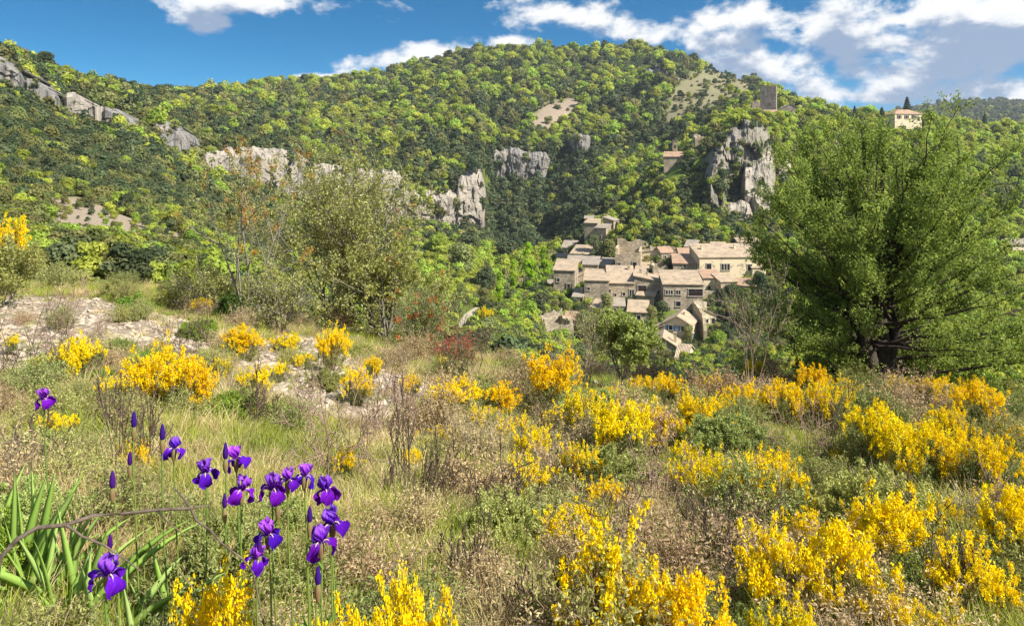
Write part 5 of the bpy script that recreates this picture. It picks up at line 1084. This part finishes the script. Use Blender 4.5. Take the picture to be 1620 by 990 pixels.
small = []
for x, y, w_ in lines:
    h = hit(x, y, 1.2)
    if h is None or h[1] > 27: continue
    i_, j_ = np.unravel_index(np.argmin((GX-h[0])**2+(GY-h[1])**2), GX.shape)
    h2 = hit(x, y-22, 1.2); i2, j2 = (i_, j_) if h2 is None else np.unravel_index(np.argmin((GX-h2[0])**2+(GY-h2[1])**2), GX.shape)
    if (scree[i_, j_] > .15 or scree[i2, j2] > .3) and rg.random() < .86: continue
    if 250 < x < 620 and 720 < y < 900 and rg.random() < .5: continue
    r = rg.random(); k = rg.integers(0, 4) if r < .78 else 4+rg.integers(0, 3)
    small.append((x, y, w_, k, h))
NM = ['brown dry shrub with purple-brown twigs', 'dark-twigged shrub with few leaves', 'pale grey twiggy shrub', 'grey-brown heath-like shrub', 'grey-green leafy herb clump', 'fresh green leafy shrub', 'pale sage-coloured low shrub']
labs = [f'{NM[k]} {wheref(x, y)}' for x, y, w_, k, h in small]; cn = {}
for l in labs: cn[l] = cn.get(l, 0)+1
for q, ((x, y, w_, k, h), lb) in enumerate(zip(small, labs)):
    s = h[1]/F; src = DRY[k] if k < 4 else HERB[k-4]; ww = w_*s*1.45; hh = ww*rg.uniform(.5, .8)*(1 if k < 4 else .85)
    src.place(h-[0, 0, .02], ww, hh, lb, 'shrub', rz=rg.uniform(0, 6), group=('shrubs: '+lb) if cn[lb] > 1 else None)
print('small shrubs', len(small))

# --- grass, low herbs, stones: uncountable cover
def tuft_mesh(seed, n, hgt, sprd, mat, wdt, bend=.5, seg=3):
    rg = np.random.default_rng(seed); V = []; Fq = []; T = []; o = 0
    for k in range(n):
        a = rg.uniform(0, 6.28); r = sprd*math.sqrt(rg.random()); p = np.array([math.cos(a)*r, math.sin(a)*r, -.02]); L = hgt*rg.uniform(.5, 1.1)
        a2 = a+rg.normal()*.8; d = np.array([math.cos(a2)*rg.uniform(.1, .5), math.sin(a2)*rg.uniform(.1, .5), 1.]); side = np.array([-math.sin(a2+rg.normal()), math.cos(a2), 0]); side /= np.linalg.norm(side)
        t_ = rg.random()
        for s in range(seg+1):
            w = wdt*(1-(s/seg)**1.5*.9); V += [p-side*w, p+side*w]; T += [t_, t_]
            d = unit(d+np.array([math.cos(a2), math.sin(a2), -.25])*bend/seg*rg.uniform(.5, 1.4)); p = p+d*L/seg
        for s in range(seg): Fq.append((o+2*s, o+2*s+1, o+2*s+3, o+2*s+2))
        o += 2*seg+2
    return mesh('tuft', np.array(V), np.array(Fq), mat, t=T)
def herb_mesh(seed, mat, n=150, R_=.09, H_=.09, lf=.006):
    rg = np.random.default_rng(seed); d = unit(rg.normal(size=(n, 3))); d[:, 2] = np.abs(d[:, 2]); p = d*[R_, R_, H_]*rg.uniform(.4, 1.1, (n, 1)); 
    V, Fq = cards(p, d+rg.normal(size=(n, 3))*.8, lf*.5, lf*1.6, rg, tang=d+rg.normal(size=(n, 3))*.5); return mesh('herb', V, Fq, mat, t=np.repeat(rg.random(n), 4))
def sprig_mesh(seed, mat):
    rg = np.random.default_rng(seed); po = []
    for k in range(26):
        a = rg.uniform(0, 6.28); po.append((curve(np.array([rg.normal()*.03, rg.normal()*.03, -.01]), [math.cos(a)*.8, math.sin(a)*.8, rg.uniform(.3, 1.4)], rg.uniform(.07, .2), .2, 4, rg, .3), np.array([.0016, .0014, .0011, .0008])))
    V, Fq, T = tubes(po, 3); return mesh('litter', V, Fq, mat, t=T)
GP = [tuft_mesh(1, 40, .26, .07, M_grass, .0028), tuft_mesh(2, 36, .18, .08, M_grass, .003, .7), tuft_mesh(3, 46, .30, .06, M_straw, .0022, .8), tuft_mesh(4, 40, .20, .09, M_straw, .0022, 1.2),
      herb_mesh(5, M_gleaf), herb_mesh(6, M_brleaf), herb_mesh(7, M_dry, 120), sprig_mesh(8, M_twigp), sprig_mesh(9, M_twigr), herb_mesh(10, M_gleafb, 130)]
n = 64000; rg = np.random.default_rng(9); GYs = 2.0*np.exp(rg.random(n)**.9*math.log(27/2.0)); GXs = np.where(rg.random(n) < .74, (rg.random(n)*1.55-.775)*(GYs+.4), rg.choice([-1, 1], n)*(.775*(GYs+.4)+rg.random(n)*(3+.25*GYs)))
GZs = H(GXs, GYs); gpx, gpy = topx(GXs, GYs, GZs)
sg = np.zeros(n)
for pl in SCREE: sg = np.maximum(sg, in_poly(gpx+fbm(GXs*.9, GYs*.9, 77, 3)*46, gpy+fbm(GXs*.9, GYs*.9, 77, 3)*25, pl))
m_ = ((sg < .5) | (rg.random(n) < .07)) & (gpy < 1120); GXs, GYs, GZs, gpx, gpy = [v[m_] for v in (GXs, GYs, GZs, gpx, gpy)]; n = len(GXs)
f1 = fbm(GXs/1.1, GYs/1.1, 61, 3); f2 = fbm(GXs/.8, GYs/.8, 62, 3)
pr = np.stack([.17+.9*f1, .18+.7*f1, .10-.6*f1+.6*f2, .16-.9*f1+.7*f2, .11-.5*f2, .11+0*f1, .12-.3*f1, .14-.3*f2, .12-.3*f2, .07+.4*f1], 1).clip(.01, None); pr /= pr.sum(1, keepdims=True)
pid = (rg.random(n)[:, None] > np.cumsum(pr, 1)).sum(1).clip(0, 9); sz = rg.uniform(.55, 1.2, n)*(.9+np.clip((GYs-8)/18, 0, 1)*.5)
scatter('ground_cover', GP, np.stack([GXs, GYs, GZs], 1), np.stack([rg.normal(size=n)*.15, rg.normal(size=n)*.15, rg.uniform(0, 6.28, n)], 1), np.stack([sz, sz, sz*rg.uniform(.7, 1.15, n)], 1), pid, label='dry and green grass with low herbs between the shrubs', cat='grass')
def stone_mesh(seed):
    rg = np.random.default_rng(seed); V = unit(rg.normal(size=(26, 3)))*[1, .75, .5]*rg.uniform(.8, 1.1, (26, 1))
    import bmesh
    bm = bmesh.new()
    for v in V: bm.verts.new(v)
    r = bmesh.ops.convex_hull(bm, input=bm.verts[:]); bmesh.ops.delete(bm, geom=[g for g in r['geom_interior'] if isinstance(g, bmesh.types.BMVert)], context='VERTS')
    me = bpy.data.meshes.new('stone'); bm.to_mesh(me); bm.free(); me.polygons.foreach_set('use_smooth', np.zeros(len(me.polygons), bool)); me.materials.append(M_stone); return me
M_stone = rough_mat('limestone_stone', (.32, .26, .195), (.52, .445, .355), 2.0, c3=(.30, .225, .16), bump=.5, bdist=.01)
ST = [stone_mesh(k) for k in range(5)]
n = 26000; SYs = rg.uniform(5, 26, n); SXs = (rg.random(n)*1.1-.75)*SYs; SZs = H(SXs, SYs); a, b = topx(SXs, SYs, SZs); wb = fbm(SXs*.9, SYs*.9, 77, 3)*46; k_ = np.zeros(n, bool)
for pl in SCREE: k_ |= in_poly(a+wb*.9, b+wb*.5, pl)
k_ |= rg.random(n) < .012; SXs, SYs, SZs = SXs[k_], SYs[k_], SZs[k_]; n = len(SXs); sz = .022*np.exp(np.clip(rg.normal(size=n)*.75, -1.5, 1.35)); print('stones', n)
scatter('scree_stones', ST, np.stack([SXs, SYs, SZs+sz*.1], 1), rg.uniform(-.5, .5, (n, 3))*[1, 1, 12], np.stack([sz*1.2, sz, sz*.9], 1), rg.integers(0, 5, n), label='loose pale limestone scree on the left slope', cat='stones')
# ------------------------------------------------------------------ irises, dead branch
M_pet = leaf_mat('iris_petal', [(0, (.09, .008, .34)), (.5, (.19, .025, .62)), (1, (.42, .15, .85))], .42, val=.22, hue=.02, tscale=1.3)
M_fall = leaf_mat('iris_fall', [(0, (.40, .20, .70)), (.35, (.12, .012, .44)), (1, (.08, .006, .33))], .3, val=.22, hue=.02, tscale=1.3)
M_beard = plain('iris_beard', (.75, .60, .35)); M_stem = leaf_mat('iris_stem', [(0, (.16, .24, .05)), (1, (.26, .35, .10))], .1, val=.1)
M_spathe = leaf_mat('papery_spathe', [(0, (.26, .15, .10)), (.5, (.30, .22, .10)), (1, (.22, .27, .09))], .3, val=.1)
M_bud = leaf_mat('iris_bud', [(0, (.045, .012, .16)), (1, (.07, .02, .26))], .1, val=.1)
M_sword = leaf_mat('sword_leaf', [(0, (.20, .34, .05)), (.5, (.32, .48, .10)), (1, (.45, .58, .20))], .3, val=.05, hue=0)
def petal(cr, cz, wid, rot, rg, cup=.0, ruf=.004, nu_=15, nv=15):
    """petal along a profile (radius cr, height cz) with width profile; solid-looking ruffled sheet"""
    u = np.linspace(0, 1, nu_); r = np.interp(u, np.linspace(0, 1, len(cr)), cr); z = np.interp(u, np.linspace(0, 1, len(cz)), cz)
    for _ in range(2): r[1:-1] = (r[:-2]+2*r[1:-1]+r[2:])/4; z[1:-1] = (z[:-2]+2*z[1:-1]+z[2:])/4
    w = np.interp(u, np.linspace(0, 1, len(wid)), wid); v = np.linspace(-1, 1, nv); U_, Vv = np.meshgrid(u, v, indexing='ij')
    x = w[:, None]*Vv; dr = np.gradient(r); dz = np.gradient(z); ln = np.hypot(dr, dz)+1e-9; nr_, nz_ = dz/ln, -dr/ln
    c = (cup*Vv**2*w[:, None]+ruf*np.sin(Vv*4+U_*9+rg.uniform(0, 6))*np.abs(Vv)**2*(U_**.7)*1.6+ruf*.6*np.sin(U_*17+Vv*7))
    rr = r[:, None]+nr_[:, None]*c; zz = z[:, None]+nz_[:, None]*c
    X = rr*math.cos(rot)-x*math.sin(rot); Y = rr*math.sin(rot)+x*math.cos(rot)
    i = (np.arange(nu_-1)[:, None]*nv+np.arange(nv-1)[None]).ravel()
    t = np.clip(U_+rg.normal(size=U_.shape)*.06+(np.abs(Vv) < .12)*(-.15)+.13*np.sin(Vv*16)*(.3+U_), 0, 1)
    return np.stack([X, Y, zz], -1).reshape(-1, 3), np.stack([i, i+1, i+nv+1, i+nv], 1), t.ravel()
def flower_meshes(seed):
    rg = np.random.default_rng(seed); S = []; Fl = []; Bd = []
    for k in range(3):
        a = k*2*math.pi/3+rg.normal()*.08
        S.append(petal([.003, .010, .022, .030, .027, .014], [0, .016, .032, .054, .074, .084+rg.normal()*.004], [.003, .010, .022, .033, .031, .008], a, rg, cup=-.22, ruf=.009))
        b = a+math.pi/3; dr = rg.uniform(.9, 1.1)
        Fl.append(petal([.003, .022*dr, .042*dr, .056*dr, .056*dr, .046*dr], [0, .012, .008, -.010, -.036, -.058], [.004, .013, .027, .037, .036, .010], b, rg, cup=-.16, ruf=.008))
        p = np.array([[math.cos(b)*r_, math.sin(b)*r_, z_] for r_, z_ in ((.008, .007), (.020, .0175), (.034, .0155), (.042, .004))]); Bd.append((p, np.array([.0012, .0024, .0022, .001])))
    def cat(L_):
        V = []; Fq = []; T = []; o = 0
        for v, f, t in L_: V.append(v); Fq.append(f+o); T.append(t); o += len(v)
        return np.concatenate(V), np.concatenate(Fq), np.concatenate(T)
    v, f, t = cat(S); a = mesh('standards', v, f, M_pet, t=t, smooth=True); v, f, t = cat(Fl); b = mesh('falls', v, f, M_fall, t=t, smooth=True)
    v, f, t = tubes(Bd, 5); return a, b, mesh('beard', v, f, M_beard)
FM = [flower_meshes(k) for k in range(5)]
def bud_mesh(L=.055):
    z = np.array([0, .15, .4, .7, .9, 1])*L; r = np.array([.003, .0075, .009, .0065, .004, .0008]); V, Fq, T = tubes([(np.stack([z*0, z*0, z], 1), r)], 7); return mesh('bud', V, Fq, M_bud, t=T, smooth=True)
def spathe_mesh():
    z = np.array([0, .2, .5, .8, 1])*.055; r = np.array([.004, .0075, .0095, .008, .0045]); V, Fq, T = tubes([(np.stack([z*0, z*0, z-.045], 1), r)], 7); return mesh('spathe', V, Fq, M_spathe, t=np.random.default_rng(1).random(len(V)), smooth=True)
BUD = bud_mesh(); SPA = spathe_mesh()
def iris(label, px_, py_, Y, kind='f', rz=0, sc_=1.0, tilt=(0, 0), k=0, lean=0.0, extra=None):
    rg = np.random.default_rng(k+500); top = P(px_, py_, Y); gx = top[0]+lean; gz = Hs(gx, Y+.05); base = np.array([gx, Y+.05, gz])
    root = obj('iris', None, loc=base); tag(root, label, 'iris flower', 'purple irises'); tp = top-base; tp[2] -= .012*sc_
    t = np.linspace(0, 1, 9)[:, None]; p = tp*t*[1, 1, 1]+np.array([0, 0, -.03])*(1-t)+np.array([-lean*.25, 0, 0])*np.sin(t*math.pi)+np.cumsum(rg.normal(size=(9, 3))*.002, 0)*[1, 1, 0]
    p[-1] = tp; V, Fq, T = tubes([(p, np.linspace(.0038, .0026, 9))], 6); st = obj('stem', mesh('stem', V, Fq, M_stem, t=T, smooth=True), root)
    if kind == 'f':
        f = obj('flower', None, root, tp, rz, sc_*.60); f.rotation_euler = (tilt[0], tilt[1], rz); f.name = 'flower'
        a, b, c = FM[k % 5]
        for nm, me in (('standards', a), ('falls', b), ('beard', c)): obj(nm, me, f)
    else: obj('bud', BUD, root, tp, 0, 1.15*sc_)
    obj('spathe', SPA, root, tp-[0, 0, .0], 0, 1.0)
    for q, (fr, dx) in enumerate(extra or []):
        j = fr*8; j0 = int(j); b0 = p[j0]+(p[min(8, j0+1)]-p[j0])*(j-j0); e = b0+[dx, -.01, .07]
        V, Fq, T = tubes([(np.array([b0, (b0+e)/2+[dx*.2, 0, -.01], e]), np.array([.004, .0036, .003]))], 6); s2 = obj('side_stem', mesh('side_stem', V, Fq, M_stem, t=T, smooth=True), root)
        obj('spathe', SPA, root, e, 0, .95); obj('bud', BUD, root, e+[0, 0, .005], 0, 1.0)
I = [(70,628,3.05,'f',.3,.95,'single purple iris standing tallest at the far left',.03,None),
     (275,707,2.9,'f',1.1,.95,'purple iris left of the group, standing alone above the grass',.0,None),
     (326,744,2.55,'f',2.0,1.0,'leftmost purple iris of the group with drooping petals',-.03,None),
     (374,722,2.7,'f',.7,1.0,'topmost purple iris of the group beside a tall bud',.02,None),
     (382,771,2.5,'f',1.5,1.05,'purple iris in the left half of the group under the topmost one',-.04,None),
     (430,768,2.4,'f',.2,1.12,'largest purple iris in the middle of the group',.02,[(.85,.02)]),
     (455,756,2.5,'f',2.6,.85,'small purple iris tucked right behind the largest one',.03,None),
     (481,750,2.6,'f',.9,.95,'purple iris at the upper right of the group',.02,None),
     (516,772,2.5,'f',1.8,1.05,'rightmost purple iris of the upper row',.04,None),
     (424,840,2.3,'f',.5,1.0,'purple iris low in the middle of the group',.0,None),
     (405,880,2.25,'f',2.2,.9,'half-hidden purple iris behind the golden broom',.0,[(.9,.012)]),
     (508,854,2.2,'f',1.2,1.05,'lower purple iris of the pair at the right of the group',.0,[(.9,-.02)]),
     (526,823,2.3,'f',2.9,1.1,'upper purple iris of the pair at the right of the group',.02,None),
     (170,902,1.95,'f',.35,1.12,'big purple iris near the bottom left corner',.01,None),
     (212,672,2.75,'b',0,1,'tall closed iris bud left of the others',.0,[(.75,-.01)]),
     (257,692,2.7,'b',0,1,'tall closed iris bud left of the lone iris',.03,None),
     (178,768,2.5,'b',0,1,'closed iris bud above the dead branch',.01,[(.6,-.02)]),
     (357,722,2.6,'b',0,1,'dark pointed iris bud at the top of the group',.0,[(.7,.0)]),
     (490,822,2.4,'b',0,.9,'closed iris bud between the group middle and the right pair',.0,None),
     (503,920,2.1,'b',0,.9,'closed iris bud under the right pair of irises',.0,None)]
for k, (a, b, Y, kd, rz, s_, lb, ln, ex) in enumerate(I):
    rgk = np.random.default_rng(k); iris(lb, a, b, Y, kd, rz, s_, (rgk.uniform(-.3, .25), rgk.uniform(-.2, .2)), k, ln, ex)
def sword(rg, base, ang, L, w, fan, out_):
    """one sword leaf: tapered folded blade curving outward"""
    n = 9; t = np.linspace(0, 1, n); bend = out_; x = fan*L*(t+bend*t*t*.5); z = L*(t-.38*abs(fan)*t*t-.2*bend*abs(fan)*t**3); y = rg.normal()*.04*t*t
    c = np.stack([x*math.cos(ang)-y*math.sin(ang), x*math.sin(ang)+y*math.cos(ang), z], 1)+base
    wd = w*np.clip(1.0-t**3.2, .0, 1)*(0.75+.25*np.sin(t*math.pi)); tg = unit(np.gradient(c, axis=0)); sd = unit(np.cross(tg, [math.cos(ang+1.57), math.sin(ang+1.57), .15])); nn = np.cross(tg, sd)
    tw = rg.normal()*.5*t; sd2 = sd*np.cos(tw)[:, None]+nn*np.sin(tw)[:, None]; n2 = np.cross(tg, sd2)
    V = np.stack([c-sd2*wd[:, None], c+n2*wd[:, None]*.18, c+sd2*wd[:, None], c-n2*wd[:, None]*.12], 1).reshape(-1, 3); i = np.arange(n-1)[:, None]*4; F4 = [(0, 1, 5, 4), (1, 2, 6, 5), (2, 3, 7, 6), (3, 0, 4, 7)]
    return V, np.concatenate([i+np.array([f]) for f in F4]), np.repeat(np.clip(.25+.5*t+rg.normal()*.2, 0, 1), 4)
def clump(label, px_, pyb, n, L, seed, spread=.10, Y=None, face=0.0):
    rg = np.random.default_rng(seed); h = hit(px_, pyb, 1.2) if Y is None else np.array([(px_-CX)/F*Y, Y, Hs((px_-CX)/F*Y, Y)]); root = obj('iris_leaf_clump', None, loc=h-[0, 0, .02]); tag(root, label, 'leaf clump', 'clumps of sword-shaped iris leaves')
    for k in range(n):
        b = np.array([rg.normal()*spread, rg.normal()*spread*.6, 0]); V, Fq, T = sword(rg, b, rg.uniform(-.7, .7)+face, L*rg.uniform(.6, 1.1), rg.uniform(.013, .024), rg.uniform(-.8, .8), rg.uniform(.0, .8))
        obj('leaf', mesh('leaf', V, Fq, M_sword, t=T, smooth=True), root)
clump('big fan of sword leaves at the left frame edge under the tall iris', 30, 960, 26, .56, 1, .12, Y=3.0); clump('fan of sword leaves right of the big left clump', 90, 960, 18, .50, 2, .10, Y=2.9)
clump('sword leaves behind the lowest iris', 165, 930, 11, .44, 3, .10, Y=2.75); clump('short sword leaves left of the iris group', 250, 900, 8, .36, 4, .07, Y=2.8)
clump('sword leaves at the foot of the iris group', 440, 940, 12, .40, 5, .10, Y=2.6); clump('sword leaves under the right iris pair', 505, 960, 7, .34, 6, .07, Y=2.45); clump('two bright leaves at the bottom by the golden broom', 240, 1010, 5, .30, 7, .05, Y=2.15)
clump('small pointed leaves above the big left clump', 15, 830, 7, .42, 8, .06, Y=3.5)
# dead branch arching from the left edge through the irises
rg = np.random.default_rng(4); Yb = 2.02
def bp(pts, Y0, Y1=None): return np.array([P(a, b, Y0+(Y1-Y0 if Y1 else 0)*k/(len(pts)-1)) for k, (a, b) in enumerate(pts)])
g0 = P(-60, 960, Yb); g0[2] = Hs(g0[0], Yb)-.02
main = np.concatenate([[g0], bp([(0,882),(28,852),(60,834),(105,830),(150,814),(200,812),(250,806),(302,804)], Yb, Yb+.12)]); po = [(main, np.linspace(.0075, .0040, len(main)))]
b2 = bp([(302,804),(310,822),(332,838),(352,860),(384,884),(400,905)], Yb+.12, Yb+.2); gend = b2[-1].copy(); gend[2] = Hs(gend[0], gend[1])-.02; gend[0] += .12; b2 = np.concatenate([b2, [gend]]); po.append((b2, np.linspace(.0040, .0024, len(b2))))
b3 = bp([(105,830),(130,848),(165,862),(200,886),(222,902)], Yb+.03, Yb+.1); po.append((b3, np.linspace(.0038, .002, len(b3))))
po.append((bp([(302,804),(290,788),(274,770)], Yb+.12, Yb+.2), np.array([.004, .003, .0018]))); po.append((bp([(302,804),(318,800),(332,800)], Yb+.12, Yb+.15), np.array([.003, .0024, .0015])))
po.append((bp([(248,806),(266,826),(292,846)], Yb+.1, Yb+.16), np.array([.003, .002, .0012])))
V, Fq, T = tubes(po, 7); db = obj('dead_branch', mesh('dead_branch', V, Fq, rough_mat('dead_wood', (.06, .045, .035), (.20, .155, .12), 40, bump=.6, bdist=.003), smooth=True)); tag(db, 'long brown dead branch arching from the left edge past the irises', 'branch')
def stick(label, pts, Y0, r):
    q = bp(pts, Y0, Y0+.15); q[0][2] = min(q[0][2], Hs(q[0][0], q[0][1])+.3)
    V, Fq, T = tubes([(q, np.linspace(r, r*.5, len(q)))], 6); tag(obj('dead_twig', mesh('dead_twig', V, Fq, bpy.data.materials['dead_wood'], smooth=True)), label, 'twig')
# ------------------------------------------------------------------ light haze over the valley
def haze():
    top = float(max(GZ[(GY < 2300)].max(), 0))+14; zb = float(GZ.min())-1.0; m, nt, out = nodes('valley_air')
    v = nt.nodes.new('ShaderNodeVolumePrincipled'); v.inputs['Density'].default_value = HAZE_D; v.inputs['Color'].default_value = (.80, .88, 1, 1); v.inputs['Anisotropy'].default_value = .2
    nt.links.new(v.outputs[0], out.inputs['Volume']); xm = float(np.abs(GX).max())+50
    b = MB(); b.box(-xm, xm, -60, float(GY.max())+50, zb, top); o = obj('haze', b.mesh('haze', m)); tag(o, kind='stuff')
HAZE_D = .00012
haze()
